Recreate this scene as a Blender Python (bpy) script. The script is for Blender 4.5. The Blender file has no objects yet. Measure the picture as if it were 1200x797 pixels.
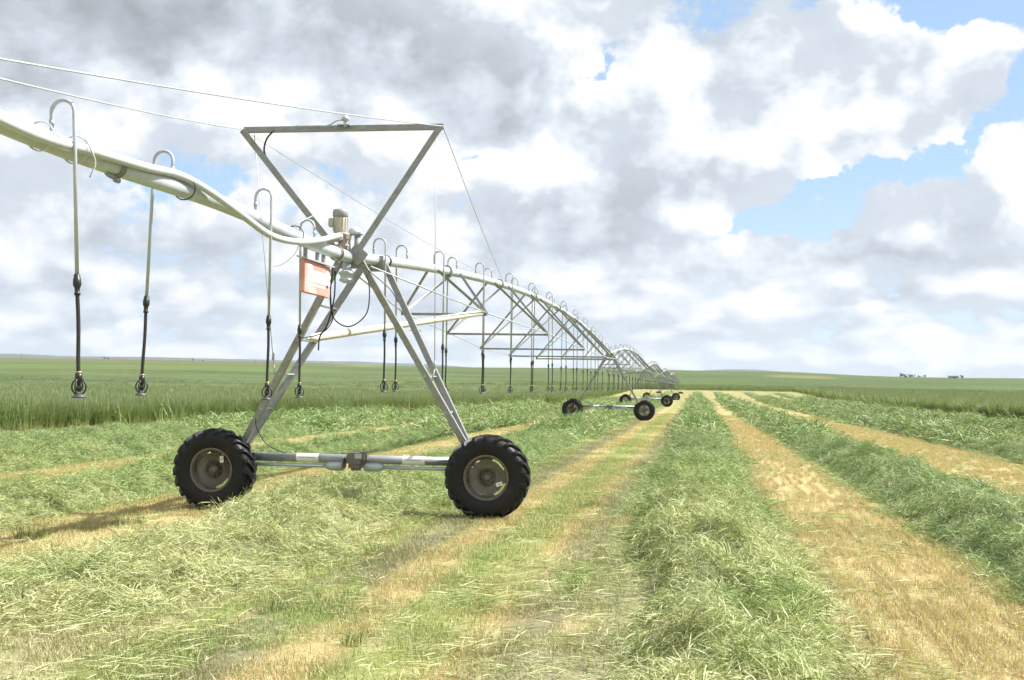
import bpy, bmesh, math, random
import numpy as np
from mathutils import Vector, Matrix, Euler
random.seed(7); rng = np.random.default_rng(7)
SC = bpy.context.scene; COL = SC.collection
HAZE = 3.5e-5; EXPO = 0.96
rad = math.radians
# ------------------------------------------------------------------ frame of the machine
CAM_H = 2.0154; TH = rad(8.7305); P1 = np.array([-2.466, 18.61, 0.0])
U = np.array([math.sin(TH), math.cos(TH), 0.0]); T = np.array([math.cos(TH), -math.sin(TH), 0.0])
SPAN = 54.86
def W(s, t, z=0.0): return Vector(P1 + U*s + T*t + np.array([0, 0, z]))
def rig(x, y):
    dx = x-P1[0]; dy = y-P1[1]
    return dx*U[0]+dy*U[1], dx*T[0]+dy*T[1]
def sm(a, b, x):
    k = np.clip((x-a)/(b-a), 0, 1); return k*k*(3-2*k)
# ------------------------------------------------------------------ numpy noise
_P = np.random.default_rng(3).random((256, 256))
def vnoise(x, y):
    xi = np.floor(x).astype(int); yi = np.floor(y).astype(int); fx = x-xi; fy = y-yi
    fx = fx*fx*(3-2*fx); fy = fy*fy*(3-2*fy); g = lambda a, b: _P[a & 255, b & 255]
    return (g(xi, yi)*(1-fx)+g(xi+1, yi)*fx)*(1-fy)+(g(xi, yi+1)*(1-fx)+g(xi+1, yi+1)*fx)*fy
def fbm(x, y, o=4):
    r = 0; a = .5; n = 0
    for k in range(o):
        r = r+a*vnoise(x*2**k+17.3*k, y*2**k+5.7*k); n += a; a *= .5
    return r/n
# ------------------------------------------------------------------ terrain (x, y in the world, camera near the origin)
def terrain(x, y):
    x = np.asarray(x, float); y = np.asarray(y, float)
    R = np.hypot(x, y); az = np.arctan2(x, y)
    slope = .0158 + .0024*sm(-.02, -.2, az) + .0012*np.sin(az*5+1.2) - .0022*sm(.0, .42, az)*(az > 0) + .0016*np.exp(-((az-.225)/.055)**2) + .0005*np.sin(az*17)
    rise = np.maximum(0, R-150)
    z = slope*rise*rise/(rise+60)
    z = z + 3.0*(fbm(x/420+9, y/420+3, 3)-.5)*sm(160, 600, R)
    crest = slope*1850
    drop = sm(2000, 3600, R)
    z = z*(1-drop)+(crest-45)*drop*(R > 2000)
    prof = 98*sm(.12, -.3, az) + 88*np.exp(-((az-.195)/.08)**2) + 52*np.exp(-((az+.05)/.14)**2)
    prof = np.where(np.abs(az) > 1.0, 110+30*np.sin(az*3), prof+20)
    far = prof*(.86+.28*fbm(az*9+40, az*0+.5, 3))
    z = np.where(R > 3600, z + (far-(crest-45))*sm(4000, 7000, R), z)
    return z
# ------------------------------------------------------------------ node helper
class NT:
    def __init__(s, tree): s.t = tree; s.t.nodes.clear()
    def n(s, typ, ins=None, **kw):
        nd = s.t.nodes.new(typ)
        for k, v in kw.items(): setattr(nd, k, v)
        for k, v in (ins or {}).items():
            sk = nd.inputs[k]
            if isinstance(v, bpy.types.NodeSocket): s.t.links.new(v, sk)
            else: sk.default_value = v
        return nd
    def m(s, op, a, b=0.0, c=0.0, clamp=False):
        nd = s.n('ShaderNodeMath', {0: a, 1: b, 2: c}, operation=op); nd.use_clamp = clamp; return nd.outputs[0]
    def vm(s, op, a, b=(0, 0, 0), out=0): return s.n('ShaderNodeVectorMath', {0: a, 1: b}, operation=op).outputs[out]
    def mix(s, f, a, b, blend='MIX'):
        nd = s.n('ShaderNodeMix', data_type='RGBA', blend_type=blend); nd.clamp_factor = True
        for i, v in ((0, f), (6, a), (7, b)):
            if isinstance(v, bpy.types.NodeSocket): s.t.links.new(v, nd.inputs[i])
            else: nd.inputs[i].default_value = (v if i == 0 else (tuple(v)+(1,))[:4])
        return nd.outputs[2]
    def ss(s, a, b, x):
        nd = s.n('ShaderNodeMapRange', {0: x, 1: a, 2: b, 3: 0.0, 4: 1.0}, interpolation_type='SMOOTHSTEP'); return nd.outputs[0]
    def noise(s, vec, scale, detail=4, rough=.55, dist=0.0, dim='3D'):
        return s.n('ShaderNodeTexNoise', {'Vector': vec, 'Scale': scale, 'Detail': detail, 'Roughness': rough, 'Distortion': dist}, noise_dimensions=dim).outputs[0]
    def ramp(s, f, stops, interp='LINEAR'):
        nd = s.n('ShaderNodeValToRGB', {0: f}); cr = nd.color_ramp; cr.interpolation = interp
        while len(cr.elements) < len(stops): cr.elements.new(.5)
        for e, (p, c) in zip(cr.elements, stops): e.position = p; e.color = tuple(c)+(1,)
        return nd.outputs[0]
    def xyz(s, v):
        o = s.n('ShaderNodeSeparateXYZ', {0: v}).outputs; return o[0], o[1], o[2]
    def comb(s, a, b, c=0.0): return s.n('ShaderNodeCombineXYZ', {0: a, 1: b, 2: c}).outputs[0]
def newmat(name):
    m = bpy.data.materials.new(name); m.use_nodes = True; return m, NT(m.node_tree)
def finish(nt, shader): nt.n('ShaderNodeOutputMaterial', {0: shader})
def simple(name, col, rough=.5, metal=0.0, var=.25, scale=8.0, dirt=None, dirt_at=(.55, .8), spec=.5, bump=0.0):
    m, nt = newmat(name)
    p = nt.n('ShaderNodeTexCoord').outputs[3]
    n1 = nt.noise(p, scale, 5); n2 = nt.noise(p, scale*.35, 4, .65)
    c = nt.mix(nt.m('MULTIPLY', n1, 1.0), tuple(x*(1-var) for x in col), tuple(min(1, x*(1+var)) for x in col))
    if dirt: c = nt.mix(nt.ss(dirt_at[0], dirt_at[1], n2), c, dirt)
    b = nt.n('ShaderNodeBsdfPrincipled', {'Base Color': c, 'Roughness': nt.m('ADD', rough-.1, nt.m('MULTIPLY', n2, .25)), 'Metallic': metal, 'Specular IOR Level': spec})
    if bump:
        bp = nt.n('ShaderNodeBump', {'Strength': bump, 'Distance': .01, 'Height': n1}); nt.t.links.new(bp.outputs[0], b.inputs['Normal'])
    finish(nt, b.outputs[0]); return m
M = {}
M['galv'] = simple('galvanised_steel', (.29, .295, .285), .5, .45, .4, 16, (.24, .225, .18), (.52, .75))
M['pipe'] = simple('pale_galvanised_pipe', (.47, .52, .56), .5, .12, .2, 5, (.42, .42, .39), (.52, .8))
M['zinc'] = simple('dull_zinc', (.44, .475, .50), .5, .3, .2, 12)
M['beam'] = simple('dusty_beam', (.3, .32, .34), .5, .4, .25, 5, (.46, .36, .2), (.48, .62))
M['rubber'] = simple('tyre_rubber', (.008, .008, .0085), .48, 0, .3, 11, (.045, .039, .03), (.54, .78), spec=.32, bump=.1)
M['rim'] = simple('wheel_disc', (.37, .35, .30), .55, .25, .25, 9, (.22, .17, .11), (.55, .75))
M['rust'] = simple('rusty_rim_ring', (.14, .125, .095), .6, .2, .35, 12, (.16, .09, .05), (.55, .75))
M['iron'] = simple('dark_iron', (.17, .15, .13), .6, .3, .3, 20, (.2, .13, .09), (.55, .8))
M['black'] = simple('black_plastic', (.018, .019, .02), .4, 0, .3, 20)
M['darkplate'] = simple('dark_grey_plastic', (.07, .072, .075), .45, 0, .3, 20)
M['hose'] = simple('black_hose', (.02, .02, .021), .45, 0, .3, 20)
M['white'] = simple('white_hose', (.47, .51, .535), .55, 0, .14, 6, (.44, .43, .39), (.55, .8))
M['cream'] = simple('cream_bar', (.62, .6, .5), .5, 0, .12, 6, (.5, .42, .28), (.6, .85))
M['red'] = simple('faded_red_paint', (.61, .26, .22), .6, 0, .14, 4, (.66, .39, .34), (.45, .65))
M['letter'] = simple('white_letter_paint', (.82, .8, .77), .5, 0, .06, 10, (.74, .6, .55), (.62, .8))
M['sticker'] = simple('white_sticker', (.75, .74, .7), .4, 0, .06, 10)
M['ink'] = simple('sticker_ink', (.05, .05, .06), .5)
M['brass'] = simple('brass_fitting', (.45, .33, .13), .4, .7)
M['motorpaint'] = simple('peeling_cream_paint', (.46, .43, .36), .55, .05, .25, 9, (.28, .24, .19), (.56, .62))
M['motorgrey'] = simple('grey_motor_paint', (.3, .31, .31), .5, .1, .2, 9)
# ------------------------------------------------------------------ mesh helpers (local axes: x = across, y = along the machine, z = up)
def obj(name, bm, mat, parent=None, smooth=False, loc=None, mats=None):
    me = bpy.data.meshes.new(name)
    bmesh.ops.recalc_face_normals(bm, faces=bm.faces[:])
    bm.to_mesh(me); bm.free()
    if smooth: me.shade_smooth()
    for x in (mats or [mat]): me.materials.append(x)
    o = bpy.data.objects.new(name, me); COL.objects.link(o)
    if parent: o.parent = parent
    if loc is not None: o.location = loc
    return o
def thing(name, label, cat, loc, group=None, rz=-TH):
    o = bpy.data.objects.new(name, None); COL.objects.link(o); o.empty_display_size = .3
    o.location = loc; o.rotation_euler = (0, 0, rz); tag(o, label, cat, group); return o
def tag(o, label=None, cat=None, group=None, kind=None):
    if label: o['label'] = label
    if cat: o['category'] = cat
    if group: o['group'] = group
    if kind: o['kind'] = kind
    return o
def tube(bm, pts, r, n=10, cap=True):
    pts = [Vector(p) for p in pts]; k = len(pts); rs = r if isinstance(r, (list, tuple)) else [r]*k
    rings = []; ref = None
    for i, p in enumerate(pts):
        d = (pts[min(i+1, k-1)]-pts[max(i-1, 0)]).normalized()
        if ref is None:
            a = Vector((0, 0, 1)) if abs(d.z) < .9 else Vector((1, 0, 0)); ref = (a-d*a.dot(d)).normalized()
        else: ref = (ref-d*ref.dot(d)).normalized()
        b = d.cross(ref)
        rings.append([bm.verts.new(p+(ref*math.cos(2*math.pi*j/n)+b*math.sin(2*math.pi*j/n))*rs[i]) for j in range(n)])
    for a, b in zip(rings, rings[1:]):
        for j in range(n): f = bm.faces.new((a[j], a[(j+1) % n], b[(j+1) % n], b[j])); f.smooth = True
    if cap: bm.faces.new(rings[0][::-1]); bm.faces.new(rings[-1])
def box(bm, c, size, rot=None, bevel=0.0):
    mt = Matrix.Translation(c) @ (rot.to_matrix().to_4x4() if rot else Matrix()) @ Matrix.Diagonal((*size, 1))
    vs = bmesh.ops.create_cube(bm, size=1, matrix=mt)['verts']
    if bevel:
        es = list({e for v in vs for e in v.link_edges}); bmesh.ops.bevel(bm, geom=es, offset=bevel, segments=2, affect='EDGES')
def lathe(bm, prof, axis='z', c=(0, 0, 0), n=24, closed=False, smooth=True):
    c = Vector(c); rings = []
    for r, h in prof:
        R = []
        for j in range(n):
            a = 2*math.pi*j/n; x, y = r*math.cos(a), r*math.sin(a)
            R.append(bm.verts.new(c+(Vector((x, y, h)) if axis == 'z' else Vector((x, h, y)))))
        rings.append(R)
    prs = list(zip(rings, rings[1:])) + ([(rings[-1], rings[0])] if closed else [])
    for a, b in prs:
        for j in range(n): f = bm.faces.new((a[j], a[(j+1) % n], b[(j+1) % n], b[j])); f.smooth = smooth
    if not closed: bm.faces.new(rings[0][::-1]); bm.faces.new(rings[-1])
def angle_iron(bm, a, b, w=.08, th=.008, up=(0, 1, 0)):
    a = Vector(a); b = Vector(b); d = (b-a).normalized(); x = Vector(up); x = (x-d*x.dot(d)).normalized(); y = d.cross(x)
    sec = [(0, 0), (w, 0), (w, th), (th, th), (th, w), (0, w)]
    A = [bm.verts.new(a+x*(p-w/2)+y*(q-w/2)) for p, q in sec]; B = [bm.verts.new(b+x*(p-w/2)+y*(q-w/2)) for p, q in sec]
    for j in range(6): bm.faces.new((A[j], A[(j+1) % 6], B[(j+1) % 6], B[j]))
    bm.faces.new(A[::-1]); bm.faces.new(B)
def B(): return bmesh.new()
def arc(c, r, a0, a1, n, ex, ez):
    return [Vector(c)+Vector(ex)*r*math.cos(a0+(a1-a0)*i/n)+Vector(ez)*r*math.sin(a0+(a1-a0)*i/n) for i in range(n+1)]
def bez(pts, n=24):     # Catmull-Rom through points
    P = [Vector(p) for p in pts]; P = [P[0]*2-P[1]]+P+[P[-1]*2-P[-2]]; out = []
    for i in range(1, len(P)-2):
        for k in range(n):
            u = k/n; a, b, c, d = P[i-1:i+3]
            out.append(.5*((2*b)+(c-a)*u+(2*a-5*b+4*c-d)*u*u+(3*b-a-3*c+d)*u**3))
    return out+[P[-2]]
def copy_tree(o, parent=None):
    c = o.copy(); COL.objects.link(c)
    if parent: c.parent = parent
    for ch in o.children: copy_tree(ch, c)
    return c
PZ = 3.95
def pipe_z(s):
    k = s/SPAN; return PZ+1.02*(1-(2*k-1)**2)
# ------------------------------------------------------------------ wheel
def tyre_bm():
    bm = B(); R = .64
    prof = [(.325, -.15), (.36, -.175), (.44, -.195), (.52, -.195), (.575, -.178), (.6, -.12), (.606, 0), (.6, .12), (.575, .178), (.52, .195), (.44, .195), (.36, .175), (.325, .15), (.33, 0)]
    lathe(bm, prof, 'y', n=72, closed=True)
    N = 21
    for sg in (-1, 1):
        for k in range(N):
            p0 = 2*math.pi*(k+(0 if sg < 0 else .5))/N
            st = [(-.02, 0., .642, .59), (.06, .10, .643, .59), (.13, .19, .64, .58), (.178, .255, .622, .55), (.199, .275, .585, .52), (.2, .285, .545, .5)]
            rows = []
            for i, (s, dp, rt, rb) in enumerate(st):
                wd = .05+.012*i/5
                row = []
                for (rr, pp) in ((rb, -wd*1.25), (rt, -wd*.75), (rt, wd*.75), (rb, wd*1.25)):
                    a = p0+dp+pp*.95; y = sg*(s if rr == rt or i < 4 else s-.03)
                    row.append(bm.verts.new((rr*math.cos(a), y, rr*math.sin(a))))
                rows.append(row)
            for a, b in zip(rows, rows[1:]):
                for j in range(3): bm.faces.new((a[j], a[j+1], b[j+1], b[j]))
            bm.faces.new(rows[0]); bm.faces.new(rows[-1][::-1])
    return bm
def rim_bm():       # dished disc with four long slots; outer face looks to -y
    bm = B(); n = 96
    prof = [(.0, -.02), (.07, -.02), (.085, -.035), (.14, -.035), (.16, -.03), (.2, -.05), (.245, -.07), (.262, -.075)]
    out = [(.262, -.075), (.285, -.07), (.30, -.05)]
    def ringv(r, y): return [bm.verts.new((r*math.cos(2*math.pi*j/n), y, r*math.sin(2*math.pi*j/n))) for j in range(n)]
    R = [ringv(r, y) for r, y in prof[1:]]
    bm.faces.new(R[0])
    for a, b in zip(R, R[1:]):
        for j in range(n): bm.faces.new((a[j], a[(j+1) % n], b[(j+1) % n], b[j])).smooth = True
    O = [R[-1], ringv(*out[1]), ringv(*out[2])]
    for a, b in zip(O, O[1:]):
        for j in range(n):
            if (j+6) % 24 < 13: continue            # slot
            bm.faces.new((a[j], a[(j+1) % n], b[(j+1) % n], b[j])).smooth = True
    geom = bm.faces[:]
    bmesh.ops.solidify(bm, geom=geom, thickness=.006)
    return bm
def ring_bm():
    bm = B(); lathe(bm, [(.335, -.155), (.345, -.165), (.345, -.172), (.32, -.172), (.305, -.15), (.295, -.06), (.295, .06), (.305, .15), (.32, .172), (.345, .165), (.335, .155), (.31, .055), (.31, -.055)], 'y', n=64, closed=True); return bm
def hub_bm():
    bm = B(); lathe(bm, [(.001, -.075), (.03, -.075), (.045, -.065), (.05, -.035), (.06, -.033), (.06, .2), (.001, .2)], 'y', n=20)
    for k in range(8):
        a = 2*math.pi*k/8; lathe(bm, [(.001, -.058), (.012, -.058), (.013, -.03), (.001, -.03)], 'y', (.112*math.cos(a), 0, .112*math.sin(a)), 6, smooth=False)
    return bm
_wheel = {}
def wheel(parent, x, rot, flip=False):
    if not _wheel:
        for k, f in (('rim', rim_bm), ('tyre', tyre_bm), ('ring', ring_bm), ('hub', hub_bm)):
            o = obj(k, f(), {'rim': M['rim'], 'tyre': M['rubber'], 'ring': M['rust'], 'hub': M['iron']}[k]); _wheel[k] = o.data; bpy.data.objects.remove(o)
        bm = B(); box(bm, (.205, -.083, .06), (.06, .004, .1), Euler((0, .5, 0)));
        o = obj('sticker', bm, M['sticker']); _wheel['sticker'] = o.data; bpy.data.objects.remove(o)
        bm = B(); box(bm, (.205, -.0862, .06), (.012, .003, .02), Euler((0, .5, 0)));
        o = obj('mark', bm, M['ink']); _wheel['mark'] = o.data; bpy.data.objects.remove(o)
    w = bpy.data.objects.new('wheel', _wheel['rim']); COL.objects.link(w); w.parent = parent; w.location = (x, 0, .622); w.rotation_euler = (0, rot, 0)
    for k, nm in (('tyre', 'tyre'), ('ring', 'rim_ring'), ('hub', 'hub'), ('sticker', 'sticker'), ('mark', 'sticker_mark')):
        c = bpy.data.objects.new(nm, _wheel[k]); COL.objects.link(c); c.parent = w
    return w
# ------------------------------------------------------------------ tower
BY, BZ = .30, .82           # base beam line
def make_tower(loc, label, first=False):
    r = thing('drive_tower', label, 'tower', loc, 'wheeled towers of the irrigation machine')
    wheel(r, -2.16, -.6); wheel(r, 2.16, .75)
    bm = B(); tube(bm, [(-2.1, BY, BZ), (2.1, BY, BZ)], .068, 16); beam = obj('beam', bm, M['beam'], r)
    for x in (-.75, .95):
        bm = B(); tube(bm, [(x-.18, BY, BZ), (x+.18, BY, BZ)], .0715, 20, False); st = obj('sticker', bm, M['sticker'], beam)
        bm = B(); tube(bm, [(x-.13+.013*k, BY-.0725, BZ+.012+.012*math.sin(k*2.3)*math.cos(k*.7)) for k in range(21)], .0035, 4); obj('sticker_mark', bm, M['ink'], beam)
    for sx in (-1, 1):
        bm = B(); tube(bm, [(sx*.42, BY-.02, BZ-.115), (sx*1.95, BY-.02, BZ-.115)], .028, 10); obj('drive_shaft', bm, M['zinc'], r)
        bm = B(); tube(bm, [(sx*.17, BY-.02, BZ-.11), (sx*.2, BY-.02, BZ-.11), (sx*.4, BY-.02, BZ-.112), (sx*.46, BY-.02, BZ-.114), (sx*.47, BY-.02, BZ-.114)], [.07, .078, .07, .045, .03], 14); obj('coupler', bm, M['zinc'], r)
        bm = B(); box(bm, (sx*2.12, BY-.02, BZ-.16), (.24, .2, .34), bevel=.03)
        lathe(bm, [(.001, -.14), (.11, -.14), (.13, 0), (.11, .12), (.001, .12)], 'y', (sx*2.16, BY-.03, .635), 18); obj('wheel_gearbox', bm, M['iron'], r)
        bm = B(); box(bm, (sx*1.84, BY, BZ+.12), (.2, .16, .13), Euler((0, sx*-.5, 0)), .02)
        box(bm, (sx*1.98, BY-.02, BZ+.16), (.3, .012, .2), Euler((0, sx*.6, 0))); obj('bracket', bm, M['zinc'], r)
    bm = B(); box(bm, (.05, BY-.1, BZ+.01), (.27, .2, .2), bevel=.03); box(bm, (.17, BY-.12, BZ+.05), (.15, .17, .15), bevel=.03)
    tube(bm, [(-.13, BY-.1, BZ-.05), (-.15, BY-.1, BZ-.05)], .1, 16); box(bm, (.05, BY-.1, BZ-.1), (.22, .16, .14), bevel=.04)
    mo = obj('drive_motor', bm, M['iron'], r)
    bm = B(); box(bm, (.11, BY-.207, BZ+.06), (.11, .004, .075)); obj('plate', bm, M['zinc'], mo)
    # legs: two per side, close together at the beam, spread along the pipe
    tops = {(-1, 0): (-.13, -.2), (-1, 1): (-.13, 1.15), (1, 0): (.13, -.2), (1, 1): (.13, 1.3)}
    for (sx, fr), (tx, ty) in tops.items():
        z = PZ-.02 + (max(0, ty)*.06)
        a = Vector((sx*1.86, BY-.05+.14*fr, BZ+.1)); b = Vector((tx, ty, z))
        bm = B(); angle_iron(bm, a, b, .095, .009, (0, 1, 0) if sx < 0 else (0, 1, 0))
        lg = obj('leg', bm, M['galv'], r)
    def onleg(sx, fr, z):
        tx, ty = tops[(sx, fr)]; a = Vector((sx*1.86, BY-.05+.14*fr, BZ+.1)); b = Vector((tx, ty, PZ-.02+max(0, ty)*.06)); k = (z-a.z)/(b.z-a.z); return a+(b-a)*k
    for z in (1.58, 2.13, 2.66, 3.2):
        for sx in (-1, 1):
            if sx > 0 and z > 2.2: continue
            a, b = onleg(sx, 0, z), onleg(sx, 1, z); bm = B()
            box(bm, (a+b)/2+Vector((sx*-.02, 0, 0)), (.06 if z < 2.5 else .07, (b-a).length+.1, .02), Euler((0, 0, math.atan2((b-a).y, (b-a).x)-math.pi/2))); obj('step', bm, M['zinc'] if z < 2.5 else M['galv'], r)
    for c_, s_ in (((0, -.2, PZ-.05), (.34, .02, .3)), ((0, 1.22, PZ+.02), (.3, .02, .26))):
        bm = B(); box(bm, c_, s_); obj('pipe_saddle', bm, M['galv'], r)
    # rod across the tower between opposite legs
    bm = B(); tube(bm, [onleg(-1, 0, 2.66), onleg(1, 0, 2.66)], .012, 6)
    if not first:
        bm2 = B(); angle_iron(bm2, onleg(-1, 1, 3.15), onleg(1, 1, 3.15), .06, .007, (0, 0, 1)); obj('cross_bar', bm2, M['galv'], r)
    bm.free()
    return r, onleg
LAB = ['nearest drive tower, carrying the tall steel V frame and red sign, on two black tyres',
       'second drive tower away, standing clear on two black tyres where the first long truss ends',
       'third drive tower away, right tyre just past the second tower on the wheel track',
       'fourth drive tower away, small and partly behind the third tower',
       'fifth drive tower away, tiny, tyre overlapping the next one',
       'sixth drive tower away, the farthest black tyres on the line']
t1, onleg = make_tower(W(0, 0), LAB[0], True)
t2, _ = make_tower(W(SPAN, 0), LAB[1])
towers = [t1, t2]
for k in range(2, 6):
    c = copy_tree(t2); c.location = W(SPAN*k, 0); c['label'] = LAB[k]; towers.append(c)
# --- extras of the near tower: V frame, beacon, pump motor, cables
VL, VR = Vector((-1.77, -.2, 5.92)), Vector((1.41, -.2, 5.92))
bm = B(); angle_iron(bm, VL, VR, .1, .009, (0, 0, 1)); xb = obj('crossbar', bm, M['galv'], t1)
for a, b in ((VL+Vector((.03, -.06, -.03)), Vector((-.16, -.24, 3.98))), (VR+Vector((-.02, -.06, -.03)), Vector((.08, -.26, 3.9)))):
    bm = B(); angle_iron(bm, a, b, .095, .009, (0, 1, 0)); obj('frame_arm', bm, M['galv'], t1)
bm = B(); box(bm, (.14, -.3, 3.95), (.26, .014, .24), Euler((0, .7, 0))); box(bm, (-.1, -.29, 4.0), (.2, .014, .2), Euler((0, -.5, 0))); obj('gusset', bm, M['galv'], t1)
bm = B(); box(bm, (-.12, -.2, 5.99), (.05, .05, .12), bevel=.006); box(bm, (-.14, -.2, 5.965), (.2, .08, .012)); obj('beacon_post', bm, M['zinc'], t1)
bm = B(); lathe(bm, [(.05, 6.03), (.062, 6.05), (.058, 6.075), (.04, 6.1), (.015, 6.115), (.014, 6.135), (.001, 6.137)], 'z', (-.12, -.2, 0), 16); obj('beacon', bm, M['zinc'], t1)
bm = B(); tube(bm, bez([(-.17, -.2, 6.04), (-.25, -.22, 6.03), (-.38, -.22, 5.96), (-.55, -.22, 5.955), (-.9, -.22, 5.955)], 8), .011, 6); obj('beacon_cable', bm, M['zinc'], t1)
bm = B(); tube(bm, bez([(-1.25, -.22, 5.9), (-1.36, -.25, 5.75), (-1.385, -.27, 5.55), (-1.29, -.27, 5.36)], 8), .014, 8); obj('conduit', bm, M['black'], t1)
for a, b, c in ((VL+Vector((.19, 0, -.08)), Vector((-1.26, .0, 2.35)), 0), (VR+Vector((-.11, 0, -.05)), Vector((1.3, .05, 2.25)), 1)):
    bm = B(); tube(bm, [a, b], .007, 6); d = obj('tie_wire', bm, M['zinc'], t1)
    bm = B(); tube(bm, [b, b+Vector((0, 0, .1)), b+Vector((0, 0, .11))], [.02, .02, .005], 8)
    tube(bm, [b, onleg(-1 if c == 0 else 1, 0, 2.0)], .014, 6); obj('turnbuckle', bm, M['zinc'], d)
# vertical pump motor on top of the pipe and riser below it
mx, my = -.16, -.22
bm = B(); lathe(bm, [(.001, 4.3), (.1, 4.3), (.105, 4.33), (.105, 4.53), (.1, 4.54), (.001, 4.54)], 'z', (mx, my, 0), 24)
for k in range(14):
    a = 2*math.pi*k/14; box(bm, (mx+.108*math.cos(a), my+.108*math.sin(a), 4.43), (.014, .008, .19), Euler((0, 0, a)))
box(bm, (mx-.13, my-.02, 4.45), (.08, .1, .13), bevel=.01)
mo = obj('pump_motor', bm, M['motorpaint'], t1)
bm = B(); lathe(bm, [(.108, 4.54), (.118, 4.55), (.12, 4.62), (.11, 4.65), (.07, 4.665), (.001, 4.668)], 'z', (mx, my, 0), 24); obj('motor_cap', bm, M['motorgrey'], mo)
bm = B(); lathe(bm, [(.06, 4.3), (.1, 4.285), (.1, 4.25), (.07, 4.24), (.085, 4.18), (.07, 4.12), (.095, 4.11), (.095, 4.08), (.05, 4.06), (.05, 4.02)], 'z', (mx+.06, my-.04, 0), 16)
tube(bm, [(mx+.06, my-.1, 4.2), (mx-.1, my-.22, 4.18)], .05, 12); tube(bm, [(mx+.14, my-.06, 4.22), (mx+.17, my-.12, 4.22)], .04, 10); obj('valve', bm, simple('flaking_pink_valve', (.42, .36, .32), .7, 0, .4, 18, (.5, .3, .25), (.5, .6)), t1)
bm = B(); lathe(bm, [(.07, 3.98), (.07, 3.72), (.1, 3.71), (.125, 3.69), (.125, 3.66), (.1, 3.65), (.09, 3.6), (.11, 3.59), (.11, 3.56), (.06, 3.53), (.001, 3.52)], 'z', (mx+.12, my, 0), 20); obj('riser', bm, M['pipe'], t1)
# white dome cap on a post
bm = B(); tube(bm, [(.06, -.02, 4.0), (.06, -.02, 4.3)], .05, 12); tube(bm, [(-.05, -.06, 4.05), (-.06, -.06, 4.18), (-.04, -.05, 4.3)], .02, 8); obj('dome_post', bm, M['zinc'], t1)
bm = B(); lathe(bm, [(.001, 4.29), (.11, 4.29), (.12, 4.3), (.115, 4.33), (.1, 4.37), (.07, 4.4), (.03, 4.415), (.001, 4.417)], 'z', (.03, -.03, 0), 24); obj('dome_cap', bm, M['white'], t1)
bm = B(); lathe(bm, [(.001, 4.0), (.12, 4.0), (.13, 4.02), (.11, 4.06), (.06, 4.09), (.001, 4.09)], 'z', (-.01, .12, 0), 20); obj('pivot_cover', bm, M['galv'], t1)
# loose black cables around the joint and legs
for pts, rr in (([(-.25, -.25, 3.75), (-.27, -.3, 3.3), (-.2, -.3, 2.98), (.05, -.32, 2.86), (.3, -.3, 3.05), (.34, -.28, 3.4), (.28, -.25, 3.7)], .016),
                ([(-.28, -.3, 3.55), (-.25, -.3, 3.2), (-.22, -.32, 2.95), (-.4, -.3, 2.75), (-.75, -.15, 2.68)], .014),
                ([(-.2, -.3, 3.7), (-.2, -.32, 3.3), (-.3, -.3, 2.9), (-.45, -.2, 2.7), (-.5, -.1, 2.5)], .02),
                ([(.18, -.28, 3.82), (.35, -.2, 3.68), (.6, -.05, 3.45), (.72, .0, 3.25)], .012),
                ([(-1.5, .22, 1.75), (-1.56, .15, 1.5), (-1.55, .12, 1.3), (-1.42, .18, 1.05), (-1.2, .22, .92), (-1.1, .25, .9)], .014)):
    bm = B(); tube(bm, bez(pts, 10), rr*.6, 8); obj('cable', bm, M['hose'], t1)
bm = B(); tube(bm, bez([onleg(-1, 1, 3.0)+Vector((.0, 0, .0)), Vector((-.42, .3, 2.72)), onleg(-1, 0, 2.66)], 8), .008, 6); bm.free()
# back stays from the frame corners to the first span
for a, s in ((VR, 14.6), (VL, 12.6)):
    e = Vector((0, s, pipe_z(s)+.06)); mid = (a+e)/2+Vector((0, 0, -.06))
    bm = B(); tube(bm, bez([a, mid, e], 8), .007, 6); obj('stay_cable', bm, M['zinc'], t1)
# cream bar from the left legs to the first truss joint
JOINT = [(SPAN*k/8, [0, .90, 1.35, 1.68, 1.8, 1.68, 1.35, .90][k], [0, 3.5, 3.38, 3.2, 3.14, 3.2, 3.38, 3.5][k]) for k in range(1, 8)]
e = Vector((JOINT[0][1]-.05, JOINT[0][0]-.05, JOINT[0][2]+.02)); a = Vector((-.66, -.22, 2.67))
bm = B(); tube(bm, [a, a+(e-a)*.012], .018, 8); tube(bm, [a+(e-a)*.012, a+(e-a)*.03, a+(e-a)*.97, e], [.03, .066, .06, .03], 14); obj('tie_bar', bm, M['cream'], t1)
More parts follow.
